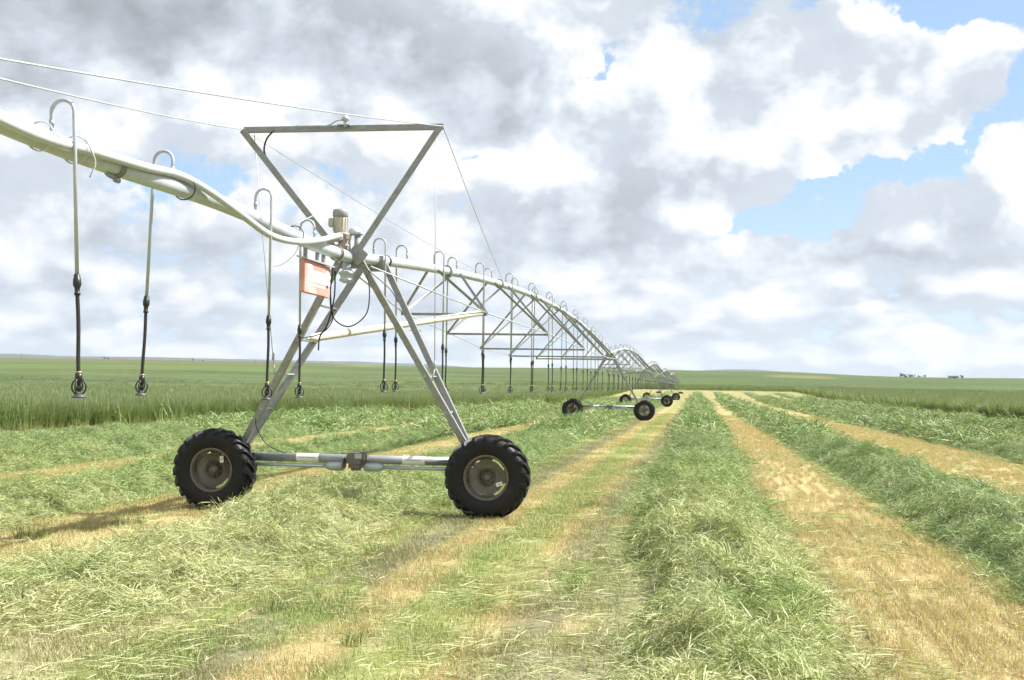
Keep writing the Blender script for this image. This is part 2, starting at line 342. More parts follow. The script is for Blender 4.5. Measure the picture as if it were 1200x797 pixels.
# ------------------------------------------------------------------ truss spans
def make_span(loc, label):
    r = thing('truss_span', label, 'irrigation span', loc, 'truss spans of the irrigation machine')
    bm = B(); n = 64
    tube(bm, [(0, SPAN*k/n, pipe_z(SPAN*k/n)) for k in range(n+1)], .088, 16); pp = obj('pipe', bm, M['pipe'], r)
    for k in range(1, 8):
        s = SPAN*k/8+.12; z = pipe_z(s); d = Vector((0, 1, (pipe_z(s+.1)-pipe_z(s-.1))/.2)).normalized()
        bm = B(); c = Vector((0, s, z)); tube(bm, [c-d*.03, c-d*.001], .125, 18); tube(bm, [c+d*.001, c+d*.03], .125, 18); obj('flange', bm, M['galv'], pp)
    bm = B(); tube(bm, [(0, 1.9, pipe_z(1.9)), (0, 1.98, pipe_z(1.98))], .1, 18); obj('clamp', bm, M['black'], pp)
    for k, (s, hw, z) in enumerate(JOINT):
        for sx in (-1, 1):
            j = Vector((sx*hw, s, z))
            for ds in (-1.2, 1.2):
                a = Vector((sx*.09, s+ds, pipe_z(s+ds)-.03)); bm = B(); angle_iron(bm, a, j+Vector((0, ds*.03, 0)), .055, .006, (0, 1, 0)); obj('brace', bm, M['galv'], r)
            bm = B(); box(bm, j, (.03, .22, .09), Euler((.1, 0, 0))); obj('joint_plate', bm, M['galv'], r)
        bm = B(); angle_iron(bm, (-hw, s, z-.02), (hw, s, z-.02), .055, .006, (0, 0, 1)); obj('cross_strut', bm, M['galv'], r)
    for sx in (-1, 1):
        P = [Vector((sx*.2, .25, PZ-.12))]+[Vector((sx*hw, s, z+.01)) for s, hw, z in JOINT]+[Vector((sx*.2, SPAN-.25, PZ-.12))]
        for a, b in zip(P, P[1:]):
            bm = B(); tube(bm, [a, b], .014, 6); obj('truss_rod', bm, M['zinc'], r)
    return r
SL = ['nearest truss span, the long arched pipe from the V frame tower to the second tower',
      'second truss span, foreshortened arch between the second and third towers',
      'third truss span, small arch between the third and fourth towers',
      'fourth truss span, tiny arch between the fourth and fifth towers',
      'farthest truss span, between the fifth and sixth towers']
sp1 = make_span(W(0, 0), SL[0])
for k in range(1, 5):
    c = copy_tree(sp1); c.location = W(SPAN*k, 0); c['label'] = SL[k]
# sixth tower carries a short stub of pipe like the others; first span lamp plate hanging under the first left joint
bm = B(); box(bm, (-.62, 6.9, 3.13), (.24, .2, .02)); tube(bm, bez([(-.86, 6.75, 3.5), (-.74, 6.8, 3.3), (-.62, 6.85, 3.14)], 6), .025, 8); obj('hanging_bracket', bm, simple('pinkish_bracket', (.5, .36, .3), .6), sp1)
# ------------------------------------------------------------------ overhang toward the camera
OVL = 16.5
ov = thing('overhang_pipe', 'long pale overhang pipe reaching out of the picture at left, held by two cables', 'irrigation pipe', W(0, 0))
def oz(s): return PZ-.02+.0045*(-s)+.03*math.sin(s*.9)
bm = B(); tube(bm, [(0, -OVL*k/40, oz(-OVL*k/40)) for k in range(41)], .088, 20); pipe = obj('pipe', bm, M['pipe'], ov)
for s in (-7.75, -.9, -12.4):
    z = oz(s); bm = B(); tube(bm, [(0, s-.04, z), (0, s+.04, z)], .105, 20); tube(bm, [(0, s-.012, z), (0, s+.012, z)], .118, 20)
    box(bm, (.02, s, z-.125), (.04, .1, .05), bevel=.01); box(bm, (.02, s-.12, z-.105), (.03, .16, .012)); obj('band_clamp', bm, M['galv'], pipe)
hp = bez([(.35, -16.4, 4.1), (.2, -13, 3.86), (.17, -10.6, oz(-10.6)-.06), (.16, -9.3, oz(-9.3)-.05), (.15, -8.4, oz(-8.4)+.01), (.125, -7.4, oz(-7.4)+.05), (.09, -6.6, oz(-6.6)+.1), (.15, -6.0, oz(-6)+.03), (.19, -5.2, oz(-5.2)-.1), (.18, -4.2, oz(-4.2)-.2), (.16, -3.2, oz(-3.2)-.13), (.15, -2.2, oz(-2.2)+.03), (.1, -1.2, 4.13), (-.06, -.55, 4.2), (-.2, -.4, 4.2)], 10)
bm = B(); tube(bm, hp, .042, 14); ho = obj('hose', bm, M['white'], ov)
for s, x in ((-9.1, .16), (-8.55, .15), (-6.35, .12), (-2.9, .16)):
    z = oz(s); bm = B(); tube(bm, arc((.045, s, z), .118, 0, 2*math.pi, 24, (1, 0, 0), (0, 0, 1)), .007, 6, False); obj('strap', bm, M['black'] if s > -8 else M['white'], ho)
for s in (-10.4, -8.62):
    bm = B(); tube(bm, bez([(.16, s, oz(s)+.1), (.22, s, oz(s)), (.24, s+.05, oz(s)-.12), (.2, s+.04, oz(s)-.24)], 8), .008, 6); obj('loose_strap', bm, M['white'], ho)
bm = B(); tube(bm, bez([(.1, -2.9, 4.05), (.05, -2.8, 3.75), (-.1, -2.9, 3.55), (-.2, -3.0, 3.5)], 6), .004, 5); tube(bm, [(0, -2.9, 4.05), (.12, -2.4, 4.25)], .008, 5); obj('loose_strap', bm, M['zinc'], ho)
for a, e in ((VL, (-.03, -11.3, oz(-11.3)+.1)), (VR, (.03, -11.5, oz(-11.5)+.1))):
    e = Vector(e); a = Vector(a); bm = B()
    P = [a+(e-a)*k/16+Vector((0, 0, -.05*4*(k/16)*(1-k/16))) for k in range(17)]
    tube(bm, P, .0085, 8); obj('support_cable', bm, M['zinc'], ov)
bm = B(); tube(bm, [(0, -OVL-.02, oz(-OVL)), (0, -OVL-.05, oz(-OVL))], .13, 20); obj('end_cap', bm, M['galv'], ov)
# ------------------------------------------------------------------ control box with lettering
cb = thing('sign_box', 'faded red sign with white lettering hung under the pale pipe by the near tower', 'sign', W(-1.84, 0, 3.22))
bm = B(); box(bm, (.0, -.12, .225), (.07, .94, .45), bevel=.008); obj('panel', bm, M['red'], cb)
bm = B(); box(bm, (-.012, .475, .222), (.05, .246, .45), Euler((0, 0, -.06)), bevel=.008); obj('door', bm, M['red'], cb)
bm = B(); box(bm, (.0, .0, .468), (.16, 1.24, .02), Euler((0, .2, 0))); obj('lid', bm, M['pipe'], cb)
for y in (-.42, .1, .38):
    bm = B(); box(bm, (-.02, y, .57), (.04, .07, .2), bevel=.004); obj('hanger', bm, M['galv'], cb)
fc = bpy.data.curves.new('lettering', 'FONT'); fc.body = 'Zimmatic'; fc.size = .27; fc.extrude = .0015; fc.shear = .15; fc.offset = .011; fc.space_character = .98
fo = bpy.data.objects.new('tmp', fc); COL.objects.link(fo); bpy.context.view_layer.update()
me = bpy.data.meshes.new_from_object(fo.evaluated_get(bpy.context.evaluated_depsgraph_get())); bpy.data.objects.remove(fo)
xs = [v.co.x for v in me.vertices]; wd = max(xs)-min(xs)
for v in me.vertices: v.co = Vector((.0372+v.co.z, (v.co.x-min(xs))/wd*1.08-.53, v.co.y*1.12+.175))
me.materials.clear(); me.materials.append(M['letter']); lt = bpy.data.objects.new('lettering', me); COL.objects.link(lt); lt.parent = cb
bm = B(); box(bm, (.036, -.1, .125), (.004, .86, .028)); obj('painted_line', bm, M['letter'], cb)
# ------------------------------------------------------------------ sprinkler drops
def drop_pipe_bm(h, side):   # local z=0 at nozzle bottom; h = pipe-top height above it
    bm = B(); g = .105; x0 = 0.0; x1 = .2*side
    pts = [Vector((x0, 0, h-.02)), Vector((x0, 0, h+.16))]+arc((side*.1, 0, h+.16), .1, math.pi if side > 0 else 0, 0 if side > 0 else math.pi, 14, (1, 0, 0), (0, 0, 1))[1:]+[Vector((x1, 0, h)), Vector((x1, 0, .98))]
    tube(bm, pts, .0165, 10); tube(bm, [(x0, 0, h+.06), (x0, 0, h+.1)], .022, 10); return bm
def coupling_bm(x):
    bm = B(); lathe(bm, [(.018, 1.01), (.026, 1.0), (.027, .975), (.032, .97), (.034, .925), (.029, .905), (.022, .895), (.02, .86), (.025, .855), (.025, .835), (.001, .835)], 'z', (x, 0, 0), 16); return bm
def hose_bm(x):
    bm = B(); tube(bm, bez([(x, 0, .86), (x+.003, .004, .6), (x-.002, 0, .3), (x, 0, .17)], 6), .0165, 10); return bm
def head_bm(x):
    bm = B(); lathe(bm, [(.001, .2), (.028, .2), (.03, .165), (.026, .15), (.018, .13), (.014, .1), (.001, .1)], 'z', (x, 0, 0), 14)
    for a in (0, math.pi/2):
        ex = (math.cos(a), math.sin(a), 0); tube(bm, arc((x, 0, .09), .062, 0, 2*math.pi, 24, ex, (0, 0, 1.05)), .0075, 6, False)
    lathe(bm, [(.001, .1), (.02, .098), (.026, .08), (.02, .06), (.012, .05), (.001, .05)], 'z', (x, 0, 0), 12); return bm
def plate_bm(x):
    bm = B(); lathe(bm, [(.001, .04), (.03, .035), (.055, .012), (.06, .0), (.001, .0)], 'z', (x, 0, 0), 16); return bm
def ferrule_bm(x):
    bm = B(); lathe(bm, [(.001, .215), (.026, .215), (.026, .2), (.001, .2)], 'z', (x, 0, 0), 12); return bm
_dm = {}
def shared(key, bmf, mat):
    if key not in _dm:
        o = obj(key[0], bmf(), mat); _dm[key] = o.data; bpy.data.objects.remove(o)
    return _dm[key]
NZ = 1.80
GRP_D = 'sprinkler drops hanging from the irrigation pipe'
def make_drop(s, side, zp, label, group, nz=NZ, tilt=(0, 0), base=0.0, parts=True, key=None):
    h = zp+.088-nz
    if not parts:
        k = ('sprinkler_drop', key)
        if k not in _dm:
            bm = drop_pipe_bm(h, side); mt = len(bm.faces)
            for f in (coupling_bm, hose_bm, head_bm, plate_bm):
                b2 = f(.2*side); me = bpy.data.meshes.new('x'); b2.to_mesh(me); b2.free(); bm.from_mesh(me); bpy.data.meshes.remove(me)
            for i, f in enumerate(bm.faces): f.material_index = 0 if i < mt else 1
            o = obj('sprinkler_drop', bm, None, mats=[M['zinc'], M['black']]); _dm[k] = o.data; bpy.data.objects.remove(o)
        o = bpy.data.objects.new('sprinkler_drop', _dm[k]); COL.objects.link(o); o.location = W(base+s, 0, nz); o.rotation_euler = (0, 0, -TH)
        tag(o, label, 'sprinkler drop', group); return o
    r = thing('sprinkler_drop', label, 'sprinkler drop', W(base+s, 0, nz), group)
    x = .2*side
    o = bpy.data.objects.new('drop_pipe', shared(('drop_pipe', round(h, 3), side), lambda: drop_pipe_bm(h, side), M['zinc'])); COL.objects.link(o); o.parent = r
    for nm, f, mt in (('coupling', coupling_bm, 'black'), ('drop_hose', hose_bm, 'hose'), ('ferrule', ferrule_bm, 'brass'), ('sprinkler_head', head_bm, 'black')):
        c = bpy.data.objects.new(nm, shared((nm, side), lambda f=f: f(x), M[mt])); COL.objects.link(c); c.parent = r
    p = bpy.data.objects.new('splash_plate', shared(('splash_plate', side), lambda: plate_bm(x), M['darkplate'])); COL.objects.link(p); p.parent = c
    # hang a little out of plumb, pivoting at the pipe
    if tilt != (0, 0):
        R = Euler((tilt[0], tilt[1], 0)).to_matrix(); piv = Vector((0, 0, h))
        r.rotation_euler = (Euler((tilt[0], tilt[1], 0)).to_matrix().to_4x4()).to_euler()
        m = Matrix.Rotation(-TH, 4, 'Z'); full = m @ R.to_4x4(); r.rotation_euler = full.to_euler()
        r.location = W(base+s, 0, nz) + (m @ (piv - R @ piv))
    return r
OVD = [(-8.85, 1, 'leftmost sprinkler drop, hanging from the overhang pipe with a tall gooseneck', (.0, -.05)),
       (-6.55, -1, 'second sprinkler drop from the left, on the far side of the overhang pipe', (.0, .03)),
       (-4.22, 1, 'third sprinkler drop from the left, hanging just left of the near tower legs', (.0, .0)),
       (-1.95, -1, 'sprinkler drop hanging between the near tower legs behind the red sign', (-.01, -.02))]
for s, sd, lb, tl in OVD: make_drop(s, sd, oz(s), lb, GRP_D, nz=1.84 if s < -6 else 1.79, tilt=tl)
ORD = ['first', 'second', 'third', 'fourth', 'fifth', 'sixth', 'seventh', 'eighth', 'ninth', 'tenth', 'eleventh', 'twelfth', 'thirteenth', 'fourteenth', 'fifteenth', 'sixteenth', 'seventeenth', 'eighteenth', 'nineteenth', 'twentieth', 'twenty-first', 'twenty-second', 'twenty-third', 'twenty-fourth']
SPS = [1.15+2.3*k for k in range(23)]
for k, s in enumerate(SPS):
    sd = 1 if k % 2 == 0 else -1
    make_drop(s, sd, pipe_z(s), '%s sprinkler drop along the nearest truss span, counted from the near V frame tower' % ORD[k], GRP_D,
              nz=1.86 if k < 2 else 1.8, tilt=(random.uniform(-.012, .012), random.uniform(-.014, .014)))
for q in range(1, 5):
    for k, s in enumerate(SPS):
        sd = 1 if k % 2 == 0 else -1
        make_drop(s, sd, pipe_z(s), 'thin sprinkler drop hanging from the %s truss span of the machine' % ('second', 'third', 'fourth', 'farthest')[q-1],
                  'sprinkler drops on the %s truss span' % ('second', 'third', 'fourth', 'farthest')[q-1], base=SPAN*q, parts=(q == 1), key=k)
# ------------------------------------------------------------------ field materials
def field_coords(nt):
    p = nt.n('ShaderNodeNewGeometry').outputs[0]
    q = nt.vm('SUBTRACT', p, tuple(P1))
    s = nt.vm('DOT_PRODUCT', q, tuple(U), 1); t = nt.vm('DOT_PRODUCT', q, tuple(T), 1)
    return p, s, t
TAN = (.52, .435, .22); PALE = (.60, .54, .31); YEL = (.42, .40, .15); GRN = (.21, .27, .09); MAT = (.42, .395, .23); ORG = (.51, .41, .20); DGR = (.105, .16, .05)
BANDS = [(-24, DGR), (-15.8, GRN), (-13.4, YEL), (-12.6, TAN), (-11.2, TAN), (-10.9, GRN), (-9.1, GRN), (-8.8, TAN), (-6.2, YEL), (-5.8, GRN), (-4.0, YEL), (-3.6, ORG), (-1.5, TAN),
         (-1.0, MAT), (.85, MAT), (1.25, (.27, .34, .095)), (1.7, (.22, .215, .13)), (2.05, (.25, .235, .145)), (2.25, (.52, .42, .21)), (2.6, ORG), (2.8, (.30, .35, .125)), (3.3, (.34, .37, .13)), (3.55, ORG), (3.85, (.24, .225, .14)), (4.3, (.33, .315, .2)), (6.5, MAT), (6.8, TAN), (8.3, ORG), (8.7, GRN), (11.1, TAN), (25, GRN)]
def stubble_colour(nt, p, s, t):
    """colour of the cut ground by where it lies across the machine"""
    pf = nt.vm('MULTIPLY', p, (1, 1, 0))
    st = nt.comb(nt.m('MULTIPLY', s, .25), t)
    w = nt.m('SUBTRACT', nt.noise(st, 1.1, 4), .5)
    tw = nt.m('ADD', t, nt.m('MULTIPLY', w, .45))
    c = nt.ramp(nt.m('DIVIDE', nt.m('ADD', tw, 24), 49), [((a+24)/49, b) for a, b in BANDS])
    # patches: green regrowth, straw litter, orange bare spots
    n1 = nt.noise(nt.vm('MULTIPLY', st, (1.4, 1, 1)), .9, 5, .62); n2 = nt.noise(nt.vm('ADD', nt.vm('MULTIPLY', st, (1.5, 1, 1)), (31, 7, 0)), 2.0, 5, .6); n3 = nt.noise(st, 3.2, 3)
    left = nt.m('MULTIPLY', nt.ss(8.0, 5.5, t), nt.ss(3.0, -7.0, s))
    mid = nt.m('MULTIPLY', nt.ss(6.0, 4.0, t), nt.ss(.4, 1.4, t))
    gm = nt.m('ADD', nt.m('MULTIPLY', left, .6), nt.m('ADD', nt.m('MULTIPLY', mid, .35), .12), clamp=True)
    c = nt.mix(nt.m('MULTIPLY', nt.ss(.50, .64, n1), gm), c, (.22, .30, .085))
    c = nt.mix(nt.m('MULTIPLY', nt.ss(.54, .68, n2), .5), c, PALE)
    c = nt.mix(nt.m('MULTIPLY', nt.ss(.56, .68, nt.noise(nt.vm('ADD', st, (3, 77, 0)), 1.1, 4)), .5), c, ORG)
    # drill rows run along the strips
    dr = nt.m('SINE', nt.m('MULTIPLY', nt.m('ADD', t, nt.m('SUBTRACT', nt.m('MULTIPLY', n3, .02), .01)), 2*math.pi/.19))
    rmask = nt.m('MULTIPLY', nt.ss(5.9, 6.6, t), nt.ss(.3, .55, nt.m('ADD', n2, .12)))
    c = nt.mix(nt.m('MULTIPLY', nt.ss(.1, -.8, dr), nt.m('MULTIPLY', rmask, .7)), c, (.41, .32, .15)); c = nt.mix(nt.m('MULTIPLY', nt.ss(.2, .9, dr), nt.m('MULTIPLY', rmask, .35)), c, (.60, .51, .25))
    c = nt.mix(nt.m('MULTIPLY', nt.ss(45, 160, s), .7), c, (.30, .29, .13))
    return c, n1, n2
def crop_colour(nt, p, s, t):
    """standing grass seen from afar: bands and gusts of differing green, other fields on the far rise"""
    x, y, z = nt.xyz(p)
    R = nt.vm('LENGTH', nt.comb(x, y), out=1); az = nt.m('ARCTAN2', x, y)
    a = nt.noise(nt.comb(nt.m('MULTIPLY', az, 3.0), nt.m('MULTIPLY', nt.m('LOGARITHM', nt.m('MAXIMUM', R, 10.0), 2.718), 3.4)), 1.6, 6, .6, .4)
    b = nt.noise(nt.vm('MULTIPLY', p, (.004, .012, 0)), 3.0, 6, .62)
    d = nt.noise(nt.vm('MULTIPLY', p, (1, 1, 0)), .35, 8, .75)
    c = nt.mix(nt.ss(.36, .66, a), (.048, .074, .028), (.083, .112, .043))
    c = nt.mix(nt.m('MULTIPLY', nt.ss(.5, .66, b), .6), c, (.125, .155, .062))
    c = nt.mix(nt.m('MULTIPLY', nt.ss(.46, .62, d), .55), c, (.15, .19, .07))
    # pale cut strip beyond the rows, then a brown fallow on the left ridge
    far = nt.m('MULTIPLY', nt.ss(900, 1050, R), nt.ss(-.10, -.22, nt.m('ADD', az, nt.m('MULTIPLY', nt.m('SUBTRACT', a, .5), .2))))
    c = nt.mix(nt.m('MULTIPLY', far, .5), c, (.14, .125, .062))
    far2 = nt.m('MULTIPLY', nt.ss(1150, 1300, R), nt.ss(.04, -.03, nt.m('ABSOLUTE', nt.m('ADD', az, .12))))
    c = nt.mix(nt.m('MULTIPLY', far2, .7), c, (.2, .23, .09))
    far3 = nt.m('MULTIPLY', nt.m('MULTIPLY', nt.ss(480, 560, R), nt.ss(900, 760, R)), nt.ss(-.12, -.2, az))
    c = nt.mix(nt.m('MULTIPLY', far3, .5), c, (.12, .17, .05))
    fb = nt.m('MULTIPLY', nt.m('MULTIPLY', nt.ss(700, 780, R), nt.ss(1000, 930, R)), nt.m('MULTIPLY', nt.ss(.20, .22, az), nt.ss(.27, .25, az)))
    c = nt.mix(nt.m('MULTIPLY', fb, .6), c, (.22, .17, .09))
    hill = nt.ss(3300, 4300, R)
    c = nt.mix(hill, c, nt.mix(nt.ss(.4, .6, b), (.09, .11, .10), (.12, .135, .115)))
    return c, a, d
def leafy(nt, col, rough=.45, trans=.35, spec=.5):
    b = nt.n('ShaderNodeBsdfPrincipled', {'Base Color': col, 'Roughness': rough, 'Specular IOR Level': spec})
    tr = nt.n('ShaderNodeBsdfTranslucent', {'Color': nt.mix(1.0, col, (1.0, 1.0, .7), 'MULTIPLY')})
    return nt.n('ShaderNodeMixShader', {0: trans, 1: b.outputs[0], 2: tr.outputs[0]}).outputs[0]
def attr(nt, name): return nt.n('ShaderNodeAttribute', attribute_name=name).outputs[2]
def crop_edge_left(s): return np.clip(-20.0+.112*(np.asarray(s, float)-23.5), -30, -9.5)
S_END = 262.0
# ground
mg, nt = newmat('field_ground'); p, s, t = field_coords(nt)
c, n1, n2 = stubble_colour(nt, p, s, t); cc, a, d = crop_colour(nt, p, s, t)
edge = nt.n('ShaderNodeClamp', {0: nt.m('ADD', nt.m('MULTIPLY', nt.m('SUBTRACT', s, 23.5), .112), -20.0), 1: -30.0, 2: -9.5}).outputs[0]
wb = nt.m('MULTIPLY', nt.m('SUBTRACT', nt.noise(p, .4, 3), .5), 1.2)
incrop = nt.m('MAXIMUM', nt.m('MAXIMUM', nt.ss(.6, -.6, nt.m('SUBTRACT', nt.m('ADD', t, wb), edge)), nt.ss(27.2, 28.2, nt.m('ADD', t, wb))), nt.ss(S_END-6, S_END+8, nt.m('ADD', s, nt.m('MULTIPLY', wb, 8))))
incrop = nt.m('MAXIMUM', incrop, nt.ss(-60, -75, s))
fine = nt.noise(p, 38, 4, .7); fine2 = nt.noise(nt.comb(nt.m('MULTIPLY', s, .6), t), 9, 4, .65)
c = nt.mix(nt.ss(.35, .7, fine), nt.mix(1.0, c, (.6, .57, .5), 'MULTIPLY'), c)
c = nt.mix(nt.m('MULTIPLY', nt.ss(.5, .7, fine2), .35), c, PALE)
c = nt.mix(incrop, c, cc)
bp = nt.n('ShaderNodeBump', {'Strength': .6, 'Distance': .05, 'Height': nt.m('ADD', fine, nt.m('MULTIPLY', d, 2.0))})
b = nt.n('ShaderNodeBsdfPrincipled', {'Base Color': c, 'Roughness': .9, 'Specular IOR Level': .1, 'Normal': bp.outputs[0]}); finish(nt, b.outputs[0])
# stubble blades
ms, nt = newmat('stubble_blades'); p, s, t = field_coords(nt); c, n1, n2 = stubble_colour(nt, p, s, t); v = attr(nt, 'bc'); v2 = attr(nt, 'bd')
c = nt.mix(nt.m('MULTIPLY', nt.ss(.5, 1.0, v), .55), c, (.62, .56, .30)); c = nt.mix(nt.m('MULTIPLY', nt.ss(.4, 0.0, v), .7), c, (.34, .275, .135))
c = nt.mix(nt.m('MULTIPLY', nt.m('MULTIPLY', nt.ss(.72, .8, v2), nt.ss(7.5, 5.0, t)), .6), c, (.24, .33, .085))
finish(nt, leafy(nt, c, .5, .3))
# cut hay on the windrows
mh, nt = newmat('cut_grass'); p, s, t = field_coords(nt); v = attr(nt, 'bc'); v2 = attr(nt, 'bd')
n1 = nt.noise(p, .8, 5, .6); n2 = nt.noise(nt.vm('ADD', p, (9, 40, 0)), 2.6, 4)
green = nt.ramp(v, [(0, (.06, .12, .022)), (.3, (.15, .25, .06)), (.6, (.27, .37, .115)), (.85, (.40, .47, .18)), (1, (.53, .56, .26))])
cool = nt.ramp(v, [(0, (.055, .115, .03)), (.4, (.135, .24, .085)), (.75, (.24, .355, .15)), (1, (.44, .5, .22))])
straw = nt.ramp(v, [(0, (.15, .18, .04)), (.3, (.36, .385, .15)), (.65, (.55, .55, .28)), (1, (.69, .67, .40))])
coolf = nt.m('MULTIPLY', nt.ss(4.0, 16.0, s), .5, clamp=True)
coolf = nt.m('MAXIMUM', coolf, nt.m('MULTIPLY', nt.ss(7.5, 9.0, t), .5))
c = nt.mix(coolf, green, cool)
sf = nt.m('ADD', nt.m('MULTIPLY', nt.m('MULTIPLY', nt.ss(5.0, -6.0, s), nt.ss(7.8, 6.6, t)), .55), nt.m('MULTIPLY', nt.m('SUBTRACT', n1, .5), 2.8), clamp=True)
sf = nt.m('ADD', sf, nt.m('MULTIPLY', nt.m('MULTIPLY', nt.ss(2.5, .5, t), nt.ss(-3.0, -1.5, t)), nt.m('MULTIPLY', nt.ss(9.0, -2.0, s), .3)), clamp=True)
c = nt.mix(sf, c, straw)
c = nt.mix(nt.m('MULTIPLY', nt.ss(.88, .95, v2), .7), c, (.56, .52, .32))
finish(nt, leafy(nt, c, .45, .17, .3))
# hump under the blades
mhb, nt = newmat('windrow_bed'); p, s, t = field_coords(nt)
n0 = nt.noise(p, 14, 6, .75); n1 = nt.noise(p, 1.3, 4); n3 = nt.noise(nt.vm('MULTIPLY', p, (1.0, 1.0, 1.0)), 4.0, 6, .7)
c = nt.ramp(n0, [(.3, (.045, .08, .02)), (.48, (.10, .155, .045)), (.62, (.19, .26, .08)), (.75, (.32, .37, .14))])
c = nt.mix(nt.m('MULTIPLY', nt.ss(10, -6, s), nt.ss(.35, .6, n1)), c, (.36, .36, .16))
bp = nt.n('ShaderNodeBump', {'Strength': 1.0, 'Distance': .09, 'Height': nt.m('ADD', n0, n3)})
b = nt.n('ShaderNodeBsdfPrincipled', {'Base Color': c, 'Roughness': .7, 'Specular IOR Level': .3, 'Normal': bp.outputs[0]}); finish(nt, b.outputs[0])
# standing grass blades: straw at the stalk foot, green leaves, pale heads
mc, nt = newmat('standing_grass_blades'); p, s, t = field_coords(nt); v = attr(nt, 'bc'); h = attr(nt, 'bh')
n1 = nt.noise(p, .35, 5, .6); n2 = nt.noise(nt.vm('MULTIPLY', p, (1, 1, .15)), 1.6, 4)
c = nt.ramp(v, [(0, (.09, .15, .045)), (.5, (.19, .265, .08)), (1, (.34, .39, .15))])
c = nt.mix(nt.m('MULTIPLY', nt.ss(.42, .66, n1), .6), c, (.17, .225, .09))
c = nt.mix(nt.m('MULTIPLY', nt.ss(.72, .98, h), .75), c, (.25, .29, .16))
c = nt.mix(nt.m('MULTIPLY', nt.ss(.42, .05, h), nt.m('ADD', .35, nt.m('MULTIPLY', nt.ss(.4, .62, n2), .55))), c, (.42, .39, .17))
finish(nt, leafy(nt, c, .5, .35, .3))
mcc, nt = newmat('standing_grass_mass'); p, s, t = field_coords(nt); c, a, d = crop_colour(nt, p, s, t)
bp = nt.n('ShaderNodeBump', {'Strength': .7, 'Distance': .2, 'Height': nt.noise(p, 3.0, 6, .7)})
b = nt.n('ShaderNodeBsdfPrincipled', {'Base Color': c, 'Roughness': .8, 'Specular IOR Level': .15, 'Normal': bp.outputs[0]}); finish(nt, b.outputs[0])
# ------------------------------------------------------------------ meshes from arrays
def grid_mesh(name, V, ni, nj, mat, keep=None, wrap=False, smooth=True):
    idx = np.arange(ni*nj).reshape(ni, nj)
    if wrap: idx = np.concatenate([idx, idx[:, :1]], 1)
    q = np.stack([idx[:-1, :-1], idx[1:, :-1], idx[1:, 1:], idx[:-1, 1:]], -1).reshape(-1, 4)
    if keep is not None: q = q[keep(q)]
    return raw_mesh(name, V.reshape(-1, 3), q, mat, smooth)
def raw_mesh(name, V, Q, mat, smooth=False, attrs=None, link=True):
    me = bpy.data.meshes.new(name); k = Q.shape[1]
    me.vertices.add(len(V)); me.vertices.foreach_set('co', np.ascontiguousarray(V, np.float32).ravel())
    me.loops.add(Q.size); me.loops.foreach_set('vertex_index', np.ascontiguousarray(Q, np.int32).ravel())
    me.polygons.add(len(Q)); me.polygons.foreach_set('loop_start', np.arange(0, Q.size, k, dtype=np.int32))
    for n, a in (attrs or {}).items():
        at = me.attributes.new(n, 'FLOAT', 'POINT'); at.data.foreach_set('value', np.ascontiguousarray(a, np.float32))
    me.update(calc_edges=True); me.validate()
    if smooth: me.shade_smooth()
    if mat: me.materials.append(mat)
    o = bpy.data.objects.new(name, me)
    if link: COL.objects.link(o)
    return o
# the ground: one polar sheet to the far hills
rr = np.concatenate([[0.0], np.geomspace(.5, 9500, 230)]); na = 900
aa = np.linspace(0, 2*math.pi, na, endpoint=False)
Rr, Aa = np.meshgrid(rr, aa, indexing='ij'); X = Rr*np.sin(Aa); Y = Rr*np.cos(Aa)
tag(grid_mesh('ground', np.stack([X, Y, terrain(X, Y)], -1), len(rr), na, mg, wrap=True), kind='structure')
# ------------------------------------------------------------------ blade clumps
def blades(n, rx, ry, hmin, hmax, wmin, wmax, segs, lean, curl, flat=False, seed=0, heads=False):
    """n ribbons; returns V, Q, attributes"""
    g = np.random.default_rng(seed)
    px = g.uniform(-rx, rx, n); py = g.uniform(-ry, ry, n); L = g.uniform(hmin, hmax, n); wd = g.uniform(wmin, wmax, n)
    yaw = g.uniform(0, 2*math.pi, n); el0 = np.radians(g.uniform(*lean, n)); cv = np.radians(g.uniform(*curl, n)); sway = g.normal(0, .35, n)
    bc = g.random(n); bd = g.random(n); pz = g.uniform(-.03, .07, n) if flat else np.zeros(n)
    K = segs+1; V = np.zeros((n, K, 2, 3)); pos = np.stack([px, py, pz], -1); roll = g.uniform(-1.2, 1.2, n) if flat else g.uniform(-.5, .5, n)
    for k in range(K):
        u = k/segs; el = el0-cv*u; yw = yaw+sway*u
        d = np.stack([np.cos(el)*np.cos(yw), np.cos(el)*np.sin(yw), np.sin(el)], -1)
        if k: pos = pos+d*(L/segs)[:, None]
        side = np.stack([-np.sin(yw), np.cos(yw), 0*yw], -1); up = np.cross(d, side)
        sd = side*np.cos(roll)[:, None]+up*np.sin(roll)[:, None]
        w = wd*(.55 if (k == 0) else 1.0)*(1-.88*max(0, (u-.35)/.65)**1.3)
        if heads and u > .7: w = w*2.0
        V[:, k, 0] = pos-sd*w[:, None]/2; V[:, k, 1] = pos+sd*w[:, None]/2
    base = (np.arange(n)*K*2)[:, None]; Q = []
    for k in range(segs): Q.append(base+np.array([2*k, 2*k+1, 2*k+3, 2*k+2]))
    Q = np.concatenate(Q); ub = np.broadcast_to((np.arange(K)/segs)[None, :, None], (n, K, 2))
    rep = lambda a: np.repeat(a, K*2)
    return V.reshape(-1, 3), Q, {'bc': rep(bc), 'bd': rep(bd), 'bh': ub.reshape(-1)}
def clump_set(name, mat, count, **kw):
    col = bpy.data.collections.new(name)
    for i in range(count):
        V, Q, A = blades(seed=100+i*7+len(name), **kw)
        col.objects.link(raw_mesh('%s_%02d' % (name, i), V, Q, mat, attrs=A, link=False))
    return col
